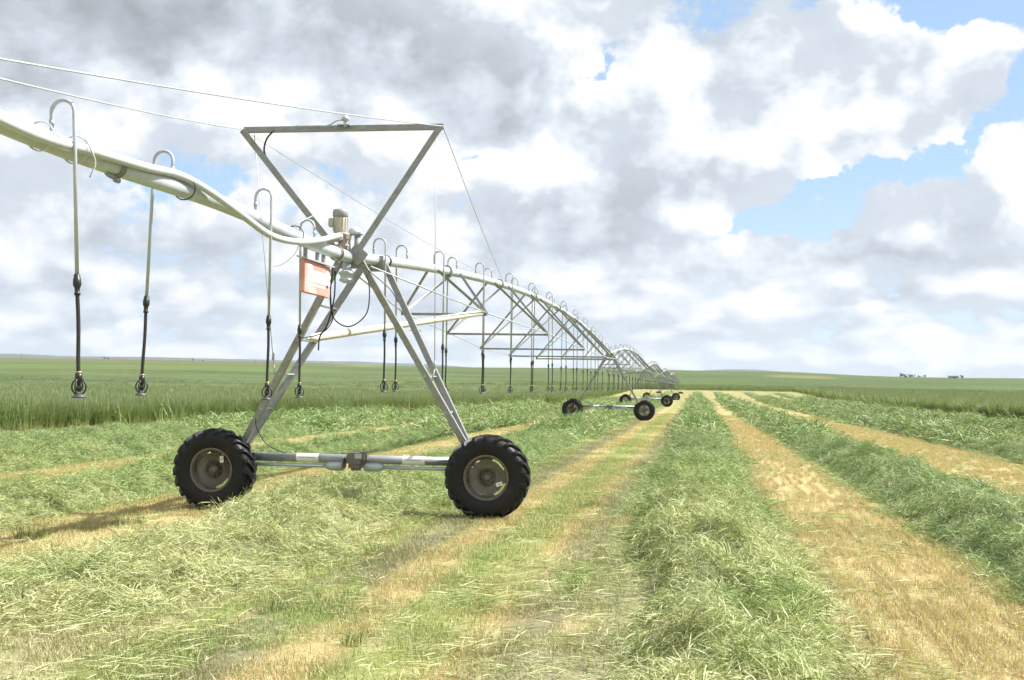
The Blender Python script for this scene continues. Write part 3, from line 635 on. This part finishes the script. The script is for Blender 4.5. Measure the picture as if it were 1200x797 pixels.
CL = {
 'stub': clump_set('stubble_clump', ms, 6, n=420, rx=.34, ry=.34, hmin=.025, hmax=.075, wmin=.004, wmax=.0085, segs=2, lean=(8, 95), curl=(-20, 50)),
 'stubrow': clump_set('stubble_row_clump', ms, 6, n=120, rx=.028, ry=.30, hmin=.04, hmax=.095, wmin=.004, wmax=.009, segs=2, lean=(40, 100), curl=(-20, 40)),
 'stubfar': clump_set('stubble_far_clump', ms, 5, n=260, rx=.6, ry=.6, hmin=.04, hmax=.09, wmin=.008, wmax=.016, segs=1, lean=(45, 100), curl=(-10, 30)),
 'litter': clump_set('litter_clump', mh, 6, n=80, rx=.32, ry=.32, hmin=.08, hmax=.28, wmin=.003, wmax=.0065, segs=3, lean=(-2, 14), curl=(0, 20), flat=True),
 'hay': clump_set('hay_clump', mh, 8, n=270, rx=.28, ry=.28, hmin=.05, hmax=.165, wmin=.003, wmax=.0078, segs=3, lean=(0, 45), curl=(0, 60), flat=True),
 'hayfar': clump_set('hay_far_clump', mh, 6, n=60, rx=.5, ry=.5, hmin=.25, hmax=.6, wmin=.016, wmax=.034, segs=3, lean=(2, 60), curl=(20, 100), flat=True),
 'crop': clump_set('crop_clump', mc, 7, n=190, rx=.42, ry=.42, hmin=.85, hmax=1.3, wmin=.008, wmax=.016, segs=4, lean=(72, 98), curl=(0, 45), heads=True),
 'cropfar': clump_set('crop_far_clump', mc, 5, n=110, rx=.8, ry=.8, hmin=.9, hmax=1.3, wmin=.03, wmax=.06, segs=3, lean=(70, 98), curl=(0, 40), heads=True),
 'tuft': clump_set('tuft_clump', mc, 4, n=70, rx=.09, ry=.09, hmin=.08, hmax=.22, wmin=.005, wmax=.009, segs=4, lean=(50, 100), curl=(0, 60)),
}
_gn = {}
def scatter_group(key):
    if key in _gn: return _gn[key]
    ng = bpy.data.node_groups.new('scatter_'+key, 'GeometryNodeTree')
    ng.interface.new_socket('Geometry', in_out='INPUT', socket_type='NodeSocketGeometry'); ng.interface.new_socket('Geometry', in_out='OUTPUT', socket_type='NodeSocketGeometry')
    N = ng.nodes; L = ng.links; i = N.new('NodeGroupInput'); o = N.new('NodeGroupOutput')
    ci = N.new('GeometryNodeCollectionInfo'); ci.inputs[0].default_value = CL[key]; ci.inputs[1].default_value = True; ci.inputs[2].default_value = True
    mp = N.new('GeometryNodeMeshToPoints'); ip = N.new('GeometryNodeInstanceOnPoints'); ip.inputs['Pick Instance'].default_value = True
    def at(n, ty): a = N.new('GeometryNodeInputNamedAttribute'); a.data_type = ty; a.inputs[0].default_value = n; return a.outputs[0]
    L.new(i.outputs[0], mp.inputs[0]); L.new(mp.outputs[0], ip.inputs['Points']); L.new(ci.outputs[0], ip.inputs['Instance'])
    L.new(at('pick', 'INT'), ip.inputs['Instance Index']); L.new(at('rot', 'FLOAT_VECTOR'), ip.inputs['Rotation']); L.new(at('scl', 'FLOAT'), ip.inputs['Scale'])
    L.new(ip.outputs[0], o.inputs[0]); _gn[key] = ng; return ng
def scatter(name, key, P, nrm=None, scl=(.8, 1.2), tilt=.08, parent=None, kind='stuff', turn=None):
    """P: world points; instances stand along nrm with a random turn"""
    n = len(P); me = bpy.data.meshes.new(name); me.vertices.add(n); me.vertices.foreach_set('co', np.ascontiguousarray(P, np.float32).ravel())
    yaw = rng.uniform(0, 2*math.pi, n)
    if turn is not None: yaw = turn+math.pi*rng.integers(0, 2, n)
    if nrm is None: rx = rng.normal(0, tilt, n); ry = rng.normal(0, tilt, n); rot = np.stack([rx, ry, yaw], -1)
    else:   # R = Rz(c)Ry(b)Rx(a); first spin is applied through the clump's own random yaw, then lean by the normal
        rot = np.empty((n, 3))
        for k in range(n):
            q = Vector(nrm[k]).to_track_quat('Z', 'Y') @ Euler((0, 0, yaw[k])).to_quaternion(); rot[k] = q.to_euler()
    a = me.attributes.new('rot', 'FLOAT_VECTOR', 'POINT'); a.data.foreach_set('vector', np.ascontiguousarray(rot, np.float32).ravel())
    a = me.attributes.new('scl', 'FLOAT', 'POINT'); a.data.foreach_set('value', rng.uniform(*scl, n).astype(np.float32))
    a = me.attributes.new('pick', 'INT', 'POINT'); a.data.foreach_set('value', rng.integers(0, len(CL[key].objects), n).astype(np.int32))
    o = bpy.data.objects.new(name, me); COL.objects.link(o); md = o.modifiers.new('scatter', 'NODES'); md.node_group = scatter_group(key)
    if parent: o.parent = parent
    if kind: o['kind'] = kind
    return o
def wpts(s, t, z=None):
    x = P1[0]+U[0]*s+T[0]*t; y = P1[1]+U[1]*s+T[1]*t
    return np.stack([x, y, terrain(x, y)+(0 if z is None else z)], -1)
def inview(P, pad=.06):    # keep only what the photograph and a step to either side of it could show
    return (P[:, 1] > 3.5) & (np.abs(np.arctan2(P[:, 0], P[:, 1])) < .40+pad+2.2/np.maximum(P[:, 1], 3.5))
# ------------------------------------------------------------------ windrows
WR = [('L1', -.15, 2.3, .36, 'pale windrow of cut hay lying under the irrigation pipe between the tower wheels'),
      ('L2', -4.85, 2.0, .33, 'green windrow of cut hay just beyond the left wheel of the near tower'),
      ('L3', -9.95, 1.8, .30, 'second windrow of cut hay left of the near tower, between two tan strips'),
      ('L4', -14.5, 1.8, .28, 'windrow of cut hay closest to the tall standing grass at left'),
      ('R1', 5.38, 1.9, .44, 'wide windrow of cut hay in the middle foreground, right of the wheel track'),
      ('R2', 9.55, 2.0, .42, 'green windrow running to the right edge beyond the striped tan stubble strip'),
      ('R3', 15.6, 2.2, .40, 'third green windrow from the wheel track, crossing to the right edge'),
      ('R4', 21.7, 2.3, .40, 'windrow at far right, nearest the tall standing grass')]
def wr_shape(i, s, u):
    """height and lateral place of row i; u in -1..1"""
    nm, tc, wd, hh, lb = WR[i]; o = 31.7*i
    c = tc+.45*(fbm(s/7+o, s*0+o, 3)-.5)
    half = wd/2*(.86+.55*(fbm(s/2.2+o, np.sign(u)*3+o+9, 3)-.35))
    if nm == 'L1': c = c-.55*sm(-3, -10, s)-.0*s; half = half*(1+.25*sm(0, -8, s)); hfac = (1-.45*sm(-1, -6, s))*(1-.97*sm(-5.5, -8.8, s)); half = half*(1-.25*sm(-5, -9, s))
    elif nm == 'R1': hfac = 1+.05*sm(1, -5, s)-.4*sm(-6, -9.5, s); c = c+.2*sm(-2, -8, s); half = half*(1-.22*sm(-2, -8, s))
    else: hfac = np.ones_like(s)
    end = sm(S_END-12, S_END-40, s)
    prof = np.clip(1-np.abs(u)**2.6, 0, 1)**.85
    lump = .38+.70*fbm(s/1.3+o, u*wd/2.2+o+4, 4)+1.35*(fbm(s/.55+o+3, u*wd/.95+o, 3)-.5)
    h = hh*prof*np.clip(lump, .12, 1.6)*hfac*end
    return h, c+u*half
def row_s_end(i):
    tc = WR[i][1]
    if tc < -3: return float(min(S_END-14, 23.5+(tc+20-1.6)/.112)) if tc > -20 else 100
    return S_END-14
GS = 0
for i, (nm, tc, wd, hh, lb) in enumerate(WR):
    s1 = row_s_end(i); s0 = {'L1': -9.0, 'R1': -13.0, 'L2': -12.0, 'R2': -12.0}.get(nm, -8.0)
    ss_ = [s0]
    while ss_[-1] < s1: ss_.append(ss_[-1]+max(.07, .0042*max(0, ss_[-1]+18)))
    ss_ = np.array(ss_); uu = np.linspace(-1, 1, 33); S, Ug = np.meshgrid(ss_, uu, indexing='ij')
    h, t = wr_shape(i, S, Ug); V = wpts(S, t, h-.012)
    row = grid_mesh('windrow', V, len(ss_), len(uu), mhb); tag(row, lb, 'windrow', 'windrows of cut grass')
    # loose blades lying on it
    def put(key, name, a, b, dens, scl):
        b = min(b, s1)
        if b <= a: return
        n = int((b-a)*wd*1.05*dens); s = rng.uniform(a, b, n); u = np.clip(rng.uniform(-1.12, 1.12, n), -1.15, 1.15)
        h, t = wr_shape(i, s, u); e = .08
        hs = (wr_shape(i, s+e, u)[0]-wr_shape(i, s-e, u)[0])/(2*e)
        h2, t2 = wr_shape(i, s, np.clip(u+.06, -1.2, 1.2)); h1, t1 = wr_shape(i, s, np.clip(u-.06, -1.2, 1.2)); ht = (h2-h1)/np.maximum(.02, t2-t1)
        hs = np.clip(hs, -.9, .9); ht = np.clip(ht, -.9, .9)
        nr = np.stack([-(hs*U[0]+ht*T[0]), -(hs*U[1]+ht*T[1]), np.ones(n)], -1); nr[:, :2] += rng.normal(0, .24, (n, 2)); nr /= np.linalg.norm(nr, axis=1)[:, None]
        P = wpts(s, t, h+.004); k = inview(P); scatter(name, key, P[k], nr[k], scl, parent=row)
    put('hay', 'loose_cut_grass', s0, 26, 21, (.75, 1.25)); put('hayfar', 'loose_cut_grass', 26, 75, 8, (.7, 1.1)); put('hayfar', 'loose_cut_grass', 75, 175, 3.2, (.9, 1.4))
# ------------------------------------------------------------------ stubble, litter, tufts
def rnd(a, b, c, d, dens):
    n = int((b-a)*(d-c)*dens); return rng.uniform(a, b, n), rng.uniform(c, d, n)
def rows_mask(s, t, shrink=.75):
    k = np.zeros(len(s), bool)
    for i, (nm, tc, wd, hh, lb) in enumerate(WR):
        k |= (np.abs(t-tc) < wd/2*shrink) & (s < row_s_end(i)) & ~((nm == 'L1') & (s < -5))
    return k
s, t = rnd(-15, 16, -16, 24, 7.0); k = ~rows_mask(s, t) & ((t < 6.6) | (rng.random(len(t)) < .75*sm(8, -2, s))); P = wpts(s[k], t[k]); scatter('stubble', 'stub', P[inview(P)], scl=(.8, 1.25), tilt=.03)
s, t = rnd(-15, 55, 6.3, 24, 7.5); t = np.round((t-.0475)/.19)*.19+.0475; k = ~rows_mask(s, t, 1.0) & (fbm(s/1.5, t/1.5, 3) > .22); P = wpts(s[k], t[k]); scatter('stubble', 'stubrow', P[inview(P)], scl=(.85, 1.2), tilt=.02, turn=-TH)
s, t = rnd(16, 75, -22, 28, 1.5); k = ~rows_mask(s, t) & (t > crop_edge_left(s)); P = wpts(s[k], t[k]); scatter('stubble', 'stubfar', P[inview(P)], scl=(.8, 1.25), tilt=.02)
s, t = rnd(-15, 22, -14, 24, 4.0)
dn = np.full(len(t), .13)
for i, (nm, tc, wd, hh, lb) in enumerate(WR): dn = np.maximum(dn, 1.0*np.exp(-((np.abs(t-tc)-wd/2)/.35)**2))
dn = np.where((s < -4) & (t < 6.5), np.maximum(dn, .22), dn); dn = np.where((s < -6) & (s > -9.6) & (t < 1.2), np.maximum(dn, .7), dn); dn = np.where((s < -5) & (t > 3.3) & (t < 5.2), np.maximum(dn, 1.0), dn); dn = np.where((t > 6.9) & (t < 8.2), dn*.5, dn)
dn *= .4+1.2*fbm(s/1.7, t/1.2, 3)
k = (rng.random(len(t)) < dn); P = wpts(s[k], t[k], .03); scatter('hay_litter', 'litter', P[inview(P)], scl=(.8, 1.3), tilt=.05)
s, t = rnd(-14, 8, -6, 6, 1.0); w = fbm(s/1.1+5, t/.7+2, 3); k = (w > .62) & (t < 5); P = wpts(s[k], t[k])
cx = [(-8.3, -.9), (-8.1, -.7), (-8.45, -1.1), (-8.2, -.55), (-7.9, -.9), (-8.6, -.8)]
P = np.concatenate([P, wpts(np.array([c[0] for c in cx]), np.array([c[1] for c in cx]))]); scatter('green_tufts', 'tuft', P[inview(P)], scl=(.6, 1.2))
# ------------------------------------------------------------------ standing grass at both sides and beyond the rows
def canopy(name, edge_s, edge_t, side):
    w = np.array([.55, .6, .8, 1.1, 1.5, 3, 6, 10, 16, 25, 40, 60, 85, 115, 150, 190])*side
    S = np.repeat(edge_s[:, None], len(w), 1); Tt = edge_t[:, None]+w[None, :]
    hgt = .86*(.8+.4*fbm(S/2.5, Tt/2.5, 4))*sm(190, 90, np.abs(w))[None, :]+(-.25)*sm(90, 190, np.abs(w))[None, :]
    hgt = hgt*sm(S_END+25, S_END-30, S)-.2*sm(S_END-30, S_END+25, S)
    hgt[:, 0] = -.05
    V = wpts(S, Tt+.35*(fbm(S/1.5, S*0+3, 3)-.5), hgt); o = grid_mesh(name, V, len(edge_s), len(w), mcc); tag(o, kind='stuff'); return o
es = np.concatenate([np.arange(-40, 110, .6), np.arange(110, S_END+30, 2.0)])
canopy('standing_grass', es, crop_edge_left(es)-.35, -1); canopy('standing_grass', es, np.full(len(es), 28.3), 1)
for key, a, b, depth, dens in (('crop', 0, 110, 4.5, 3.4), ('crop', 0, 110, 16, .9), ('cropfar', 0, 130, 60, .42), ('cropfar', 0, 200, 170, .12), ('cropfar', 110, S_END, 8, 1.0), ('cropfar', 110, S_END, 60, .12)):
    n = int((b-a)*depth*dens)
    for side in (-1, 1):
        s = rng.uniform(a, b, n); d = rng.uniform(0, depth, n); e = crop_edge_left(s) if side < 0 else np.full(n, 28.0)
        keep = rng.random(n) < .35+1.1*fbm(s/1.6+9*side, d/1.4, 3); P = wpts(s[keep], (e+side*d)[keep]); scatter('standing_grass', key, P[inview(P)], scl=(.62, 1.08) if side < 0 else (.92, 1.42), tilt=.08)
n = 1500; s = rng.uniform(S_END, S_END+60, n); t = rng.uniform(-40, 75, n); P = wpts(s, t); scatter('standing_grass', 'cropfar', P[inview(P)], scl=(.6, .9), tilt=.05)
# ------------------------------------------------------------------ far farmsteads, trees and poles on the rise
def wpos(px, R):   # bearing of a photo column, distance R
    az = math.atan((px-600)/1416); x = R*math.sin(az); y = R*math.cos(az); return Vector((x, y, float(terrain(x, y))))
mleaf, nt = newmat('far_leaves'); v = nt.n('ShaderNodeNewGeometry').outputs[0]
finish(nt, leafy(nt, nt.mix(nt.ss(.35, .65, nt.noise(v, .8, 4)), (.11, .13, .085), (.16, .18, .115)), .6, .25))
mbark = simple('bark', (.16, .12, .09), .9)
def far_tree(px, R, h, label, group, wide=.38):
    p = wpos(px, R); r = thing('tree', label, 'tree', p, group, 0)
    g = np.random.default_rng(int(px*13)); bm = B(); tube(bm, [(0, 0, -.3), (0, 0, h*.35), (.1, 0, h*.7)], [h*.03, h*.022, h*.01], 7)
    for k in range(4):
        a = g.uniform(0, 6.28); tube(bm, [(0, 0, h*(.3+.1*k)), (math.cos(a)*h*.2, math.sin(a)*h*.2, h*(.5+.1*k))], [h*.012, h*.005], 5)
    obj('trunk', bm, mbark, r); n = 420
    c = g.normal(0, 1, (9, 3))*np.array([wide*h*.55, wide*h*.55, h*.2])+np.array([0, 0, h*.58]); ci = c[g.integers(0, 9, n)]
    q = ci+g.normal(0, 1, (n, 3))*h*.085; sz = h*.045; a = g.normal(0, 1, (n, 3)); a /= np.linalg.norm(a, axis=1)[:, None]; b = np.cross(a, g.normal(0, 1, (n, 3))); b /= np.linalg.norm(b, axis=1)[:, None]
    V = np.stack([q-a*sz-b*sz, q+a*sz-b*sz, q+a*sz+b*sz, q-a*sz+b*sz], 1); V[..., 2] = np.maximum(V[..., 2], h*.1)
    o = raw_mesh('crown', V.reshape(-1, 3), np.arange(n*4).reshape(n, 4), mleaf); o.parent = r
GT = 'tiny trees on the right skyline'
for k, (px, h) in enumerate(((1056.5, 8.2), (1059.5, 6.6), (1063, 7), (1066.5, 6.2), (1070, 6.5))): far_tree(px, 1750, h*.75, 'tiny dark tree in the left clump on the right skyline', GT, .5)
for px, h in ((1078, 3.6), (1083.5, 3.8)): far_tree(px, 1750, h, 'low bush between the two clumps on the right skyline', 'low bushes on the right skyline', .7)
far_tree(1126.5, 1750, 5.0, 'single round tree beside the farm shed on the right skyline', GT, .6)
mw = simple('shed_wall', (.3, .3, .31), .7); mr = simple('shed_roof', (.2, .19, .2), .6); mwh = simple('white_wall', (.7, .7, .68), .6); mdk = simple('dark_opening', (.04, .04, .045), .6)
def shed(px, R, w, d, h, label, wall):
    p = wpos(px, R); r = thing('farm_shed', label, 'shed', p, None, -math.atan((px-600)/1416))
    bm = B(); box(bm, (0, 0, h*.35-.3), (w, d, h*.7+.6)); obj('wall', bm, wall, r)
    bm = B(); o = .3; z0 = h*.7; vs = [bm.verts.new(v) for v in ((-w/2-o, -d/2-o, z0), (w/2+o, -d/2-o, z0), (w/2+o, d/2+o, z0), (-w/2-o, d/2+o, z0), (-w/2-o, 0, h), (w/2+o, 0, h))]
    for f in ((0, 1, 5, 4), (2, 3, 4, 5), (0, 4, 3), (1, 2, 5), (0, 3, 2, 1)): bm.faces.new([vs[i] for i in f])
    obj('roof', bm, mr, r); bm = B(); box(bm, (w*.15, -d/2-.03, h*.25), (w*.2, .08, h*.5)); obj('door', bm, mdk, r)
shed(1117.5, 1750, 13, 8, 4.2, 'long grey farm shed on the right skyline', mw)
shed(237, 1880, 10, 6, 2.6, 'tiny white farm building on the left skyline', mwh)
shed(169, 1880, 6, 5, 2.2, 'smallest white farm building on the left skyline, left of the other', mwh)
far_tree(123, 1880, 3.6, 'left one of two tiny dark trees on the left skyline', 'tiny trees on the left skyline', .6); far_tree(127, 1880, 3.2, 'right one of two tiny dark trees on the left skyline', 'tiny trees on the left skyline', .6)
far_tree(226, 1880, 2.8, 'tiny bush next to the white building on the left skyline', 'tiny trees on the left skyline', .6)
for px, h in ((26, 8.0), (209, 7.6), (300, 7.0), (388, 7)):
    p = wpos(px, 1800); r = thing('utility_pole', 'thin wooden utility pole on the left skyline', 'utility pole', p, 'utility poles on the left skyline', 0)
    bm = B(); tube(bm, [(0, 0, -.5), (0, 0, h)], [.2, .14], 7); obj('pole', bm, mbark, r); bm = B(); box(bm, (0, 0, h-.7), (2.2, .15, .15)); obj('crossarm', bm, mbark, r)
# ------------------------------------------------------------------ sky and sun
LD = Vector(U*-.22+T*-.80+np.array([0, 0, -1.0])).normalized()
SUN_EL = math.asin(-LD.z); SUN_AZ = math.atan2(-LD.x, -LD.y)
sl = bpy.data.lights.new('sun', 'SUN'); sl.energy = 5.0; sl.angle = rad(.6); sl.color = (1, .965, .91)
so = bpy.data.objects.new('sun', sl); COL.objects.link(so); so.rotation_euler = LD.to_track_quat('-Z', 'Y').to_euler(); so.location = (30, 10, 40)
wd = bpy.data.worlds.new('World'); SC.world = wd; wd.cycles.sampling_method = 'MANUAL'; wd.cycles.sample_map_resolution = 256; wd.use_nodes = True; nt = NT(wd.node_tree)
dv = nt.n('ShaderNodeTexCoord').outputs[0]; x, y, z = nt.xyz(dv)
sky = nt.n('ShaderNodeTexSky', sky_type='NISHITA'); sky.sun_disc = False; sky.sun_elevation = SUN_EL; sky.sun_rotation = SUN_AZ; sky.altitude = 900; sky.air_density = 1.0; sky.dust_density = .6; sky.ozone_density = 1.6
SKY_S = .085
sc_ = nt.n('ShaderNodeVectorMath', {0: sky.outputs[0]}, operation='SCALE'); sc_.inputs[3].default_value = SKY_S; blue = sc_.outputs[0]
zz = nt.m('MAXIMUM', z, 0.0)
hz = nt.m('SQRT', nt.m('ADD', nt.m('MULTIPLY', x, x), nt.m('MULTIPLY', y, y)))
A0 = nt.m('MULTIPLY', nt.m('ARCTAN2', x, y), 1.416); E0 = nt.m('MULTIPLY', nt.m('DIVIDE', z, nt.m('MAXIMUM', hz, .02)), 1.416)   # bearing and height in thousandths of a radian (x1.416)
# cloud deck: smaller and flatter towards the horizon
Ec = nt.m('MINIMUM', nt.m('MAXIMUM', E0, -.05), 3.0); lw = nt.ss(.21, .05, E0)
cp = nt.comb(nt.m('MULTIPLY', A0, 2.5), nt.m('MULTIPLY', Ec, 2.9)); cq = nt.comb(nt.m('MULTIPLY', A0, 3.7), nt.m('MULTIPLY', nt.m('SUBTRACT', Ec, nt.m('MULTIPLY', nt.m('EXPONENT', nt.m('MULTIPLY', Ec, -22.0)), .035)), 8.0))
wob = nt.n('ShaderNodeTexNoise', {'Vector': cp, 'Scale': 3.4, 'Detail': 6, 'Roughness': .62}).outputs[1]
wx, wy, _ = nt.xyz(nt.vm('SUBTRACT', wob, (.5, .5, .5)))
def dens(off, oq, det=8):
    a = nt.noise(nt.vm('ADD', cp, off), 2.6, det, .58, .15); b = nt.noise(nt.vm('ADD', cq, oq), 2.2, det-2, .56, .1)
    return nt.m('ADD', nt.m('MULTIPLY', a, nt.m('SUBTRACT', 1.0, lw)), nt.m('MULTIPLY', b, lw))
d0 = dens((3.1, 8.2, 0), (1.3, 4.2, 0)); d1 = dens((3.1+.045, 8.2+.085, 0), (1.3+.03, 4.2+.11, 0), 6); d2 = nt.noise(nt.vm('ADD', cp, (11.0, 2.0, 5)), 1.6, 4, .5)
A1 = nt.m('ADD', A0, nt.m('MULTIPLY', wx, .20)); E1 = nt.m('ADD', E0, nt.m('MULTIPLY', wy, .12))
fr = nt.ss(-.1, .1, y)
def blob(px, py, rx, ry, ang=0.0):     # soft cloud or gap around a bearing (photo pixel) 
    a = nt.m('SUBTRACT', A1, (px-600)/1000); e = nt.m('SUBTRACT', E1, (445-py)/1000)
    ca, sa = math.cos(rad(ang)), math.sin(rad(ang))
    u = nt.m('MULTIPLY', nt.m('ADD', nt.m('MULTIPLY', a, ca), nt.m('MULTIPLY', e, sa)), 1000/rx)
    v = nt.m('MULTIPLY', nt.m('SUBTRACT', nt.m('MULTIPLY', e, ca), nt.m('MULTIPLY', a, sa)), 1000/ry)
    r2 = nt.m('ADD', nt.m('MULTIPLY', u, u), nt.m('MULTIPLY', v, v))
    return nt.m('MULTIPLY', nt.m('EXPONENT', nt.m('MULTIPLY', r2, -1.0)), fr)
def total(lst):
    acc = None
    for w, *b in lst:
        q = nt.m('MULTIPLY', blob(*b), w); acc = q if acc is None else nt.m('ADD', acc, q)
    return acc
GAPS = [(.95, 1110, 14, 120, 34, -8), (.5, 1195, 100, 40, 50, 60), (.62, 1085, 172, 110, 17, 24), (.55, 950, 230, 80, 15, 18), (.3, 868, 252, 45, 13, 0), (.55, 681, 78, 26, 16, 30),
        (.42, 262, 205, 60, 22, 0), (.22, 335, 245, 50, 18, 20), (-.4, 940, 110, 170, 70, 12), (-.3, 1100, 270, 150, 40, 10), (-.5, 300, 60, 480, 110, 0), (-.3, 700, 220, 170, 70, 0)]
DARK = [(.62, 60, 20, 330, 70, 0), (.40, 440, 75, 190, 55, -6), (.34, 40, 115, 150, 40, 0), (.26, 690, 235, 120, 34, 14), (.24, 655, 278, 90, 22, 0), (.22, 570, 120, 90, 45, 0), (.24, 850, 60, 40, 50, 0), (.14, 760, 170, 90, 50, 0),
        (.34, 1010, 296, 90, 13, 0), (.26, 720, 347, 110, 11, 0), (.26, 1010, 343, 70, 10, 0), (.14, 1165, 248, 70, 18, 0), (.30, 200, 292, 190, 20, 0), (.24, 100, 345, 220, 11, 0), (.2, 480, 372, 200, 8, 0), (.16, 900, 385, 220, 7, 0), (.2, 250, 385, 220, 7, 0),
        (-.10, 960, 110, 170, 70, 12), (-.25, 650, 30, 90, 50, 0), (-.3, 560, 175, 150, 36, 8), (-.3, 330, 150, 130, 26, 0)]
GAPS = [((w*1.35 if w > 0 else w),)+tuple(b) for w, *b in GAPS]+[(.34, 150, 225, 70, 16, 0), (.4, 555, 182, 30, 12, 10), (.3, 450, 210, 50, 14, 20), (.35, 930, 262, 60, 10, 0)]
g = total(GAPS); dk = total(DARK)
vo = nt.n('ShaderNodeTexVoronoi', {'Vector': nt.vm('ADD', cp, nt.n('ShaderNodeVectorMath', {0: wob, 1: (.12, .12, .12)}, operation='MULTIPLY').outputs[0]), 'Scale': 5.2, 'Detail': 4.0, 'Roughness': .55, 'Smoothness': .45}, feature='SMOOTH_F1').outputs[0]
fz = nt.m('SUBTRACT', nt.noise(nt.vm('ADD', cp, (2, 5, 9)), 7.5, 8, .64, .3), .5)
cover = nt.m('SUBTRACT', nt.m('SUBTRACT', nt.m('ADD', nt.m('ADD', d0, nt.m('MULTIPLY', fz, .16)), .16), nt.m('MULTIPLY', vo, .10)), nt.m('MULTIPLY', g, .36))
low = nt.ss(.16, .02, E0)
cover = nt.m('SUBTRACT', cover, nt.m('MULTIPLY', low, .01))
mask = nt.ss(.40, .50, cover)
b0 = dens((3.1, 8.2, 0), (1.3, 4.2, 0), 4); b1 = dens((3.1+.07, 8.2+.17, 0), (1.3+.03, 4.2+.2, 0), 4)     # the same clouds looked at higher up: what lies above shades the base
lit = nt.m('ADD', nt.m('ADD', nt.m('MULTIPLY', nt.m('SUBTRACT', d0, d1), 1.5), nt.m('MULTIPLY', nt.m('SUBTRACT', b0, b1), 1.7)), nt.m('MULTIPLY', nt.m('SUBTRACT', .50, vo), .45))
thick = nt.m('MULTIPLY', nt.m('SUBTRACT', d2, .5), .25)
dkc = nt.m('MAXIMUM', dk, 0.0)
lit = nt.m('MULTIPLY', lit, nt.m('SUBTRACT', 1.0, nt.m('MULTIPLY', dkc, .9), clamp=True))
shade = nt.m('SUBTRACT', nt.m('SUBTRACT', nt.m('ADD', .93, lit), thick), nt.m('MULTIPLY', nt.m('MINIMUM', dk, 0.0), 1.0))
shade = nt.m('SUBTRACT', nt.m('MAXIMUM', shade, nt.m('ADD', .46, nt.m('MULTIPLY', shade, .12))), nt.m('MULTIPLY', dkc, .85), clamp=True)
shade = nt.m('ADD', shade, nt.m('MULTIPLY', fz, .2), clamp=True)
cloud = nt.ramp(shade, [(0, (.375, .405, .445)), (.25, (.49, .535, .59)), (.5, (.65, .71, .785)), (.72, (.82, .87, .935)), (.92, (1.0, 1.0, .995)), (1, (1.04, 1.035, 1.02))])
# behind and overhead: plain broken cloud of the same kind
CL_S = .545
cloud = nt.mix(nt.m('MULTIPLY', nt.ss(.16, .0, E0), .4), cloud, (.74, .82, .91))
sc2 = nt.n('ShaderNodeVectorMath', {0: cloud}, operation='SCALE'); sc2.inputs[3].default_value = CL_S
pale = nt.mix(.5, blue, (.29, .41, .57)); pale = nt.mix(nt.m('MULTIPLY', nt.ss(.28, 0, E0), .7), pale, (.38, .455, .555))
col = nt.mix(mask, pale, sc2.outputs[0])
bg = nt.n('ShaderNodeBackground', {0: col, 1: 1.0}); nt.n('ShaderNodeOutputWorld', {0: bg.outputs[0]})
# ------------------------------------------------------------------ haze
if HAZE > 0:
    bm = B(); zt = 290.0; zb = -60.0
    box(bm, (0, 0, (zt+zb)/2), (20000, 20000, zt-zb)); mz = bpy.data.materials.new('haze'); mz.use_nodes = True; nt = NT(mz.node_tree)
    v = nt.n('ShaderNodeVolumePrincipled', {'Color': (.72, .82, .95, 1), 'Density': HAZE, 'Anisotropy': .2}); o_ = nt.n('ShaderNodeOutputMaterial'); nt.t.links.new(v.outputs[0], o_.inputs[1])
    tag(obj('haze', bm, mz), kind='stuff')
# ------------------------------------------------------------------ camera and view
cam = bpy.data.cameras.new('camera'); co = bpy.data.objects.new('camera', cam); COL.objects.link(co); SC.camera = co
cam.sensor_fit = 'HORIZONTAL'; cam.sensor_width = 36; cam.lens = 36*1416.13/1200; cam.clip_start = .1; cam.clip_end = 30000
co.location = (0, 0, CAM_H)
ph, ro = rad(2.132), rad(.953)
fwd = Vector((0, math.cos(ph), math.sin(ph))); up = Vector((0, -math.sin(ph), math.cos(ph))); rt = Vector((1, 0, 0))
# the picture is turned clockwise: the camera's own axes lean the other way
r2 = rt*math.cos(ro)+up*math.sin(ro); u2 = up*math.cos(ro)-rt*math.sin(ro)
m = Matrix((r2, u2, -fwd)).transposed(); co.rotation_euler = m.to_euler()
SC.view_settings.view_transform = 'Standard'; SC.view_settings.look = 'None'; SC.view_settings.exposure = EXPO; SC.view_settings.gamma = 1
SC.render.engine = 'CYCLES'; cy = SC.cycles; cy.use_adaptive_sampling = True; cy.adaptive_threshold = .03; cy.max_bounces = 4; cy.diffuse_bounces = 2; cy.glossy_bounces = 2; cy.transmission_bounces = 2; cy.volume_bounces = 0; cy.transparent_max_bounces = 4
cy.use_denoising = True; cy.sample_clamp_indirect = 4
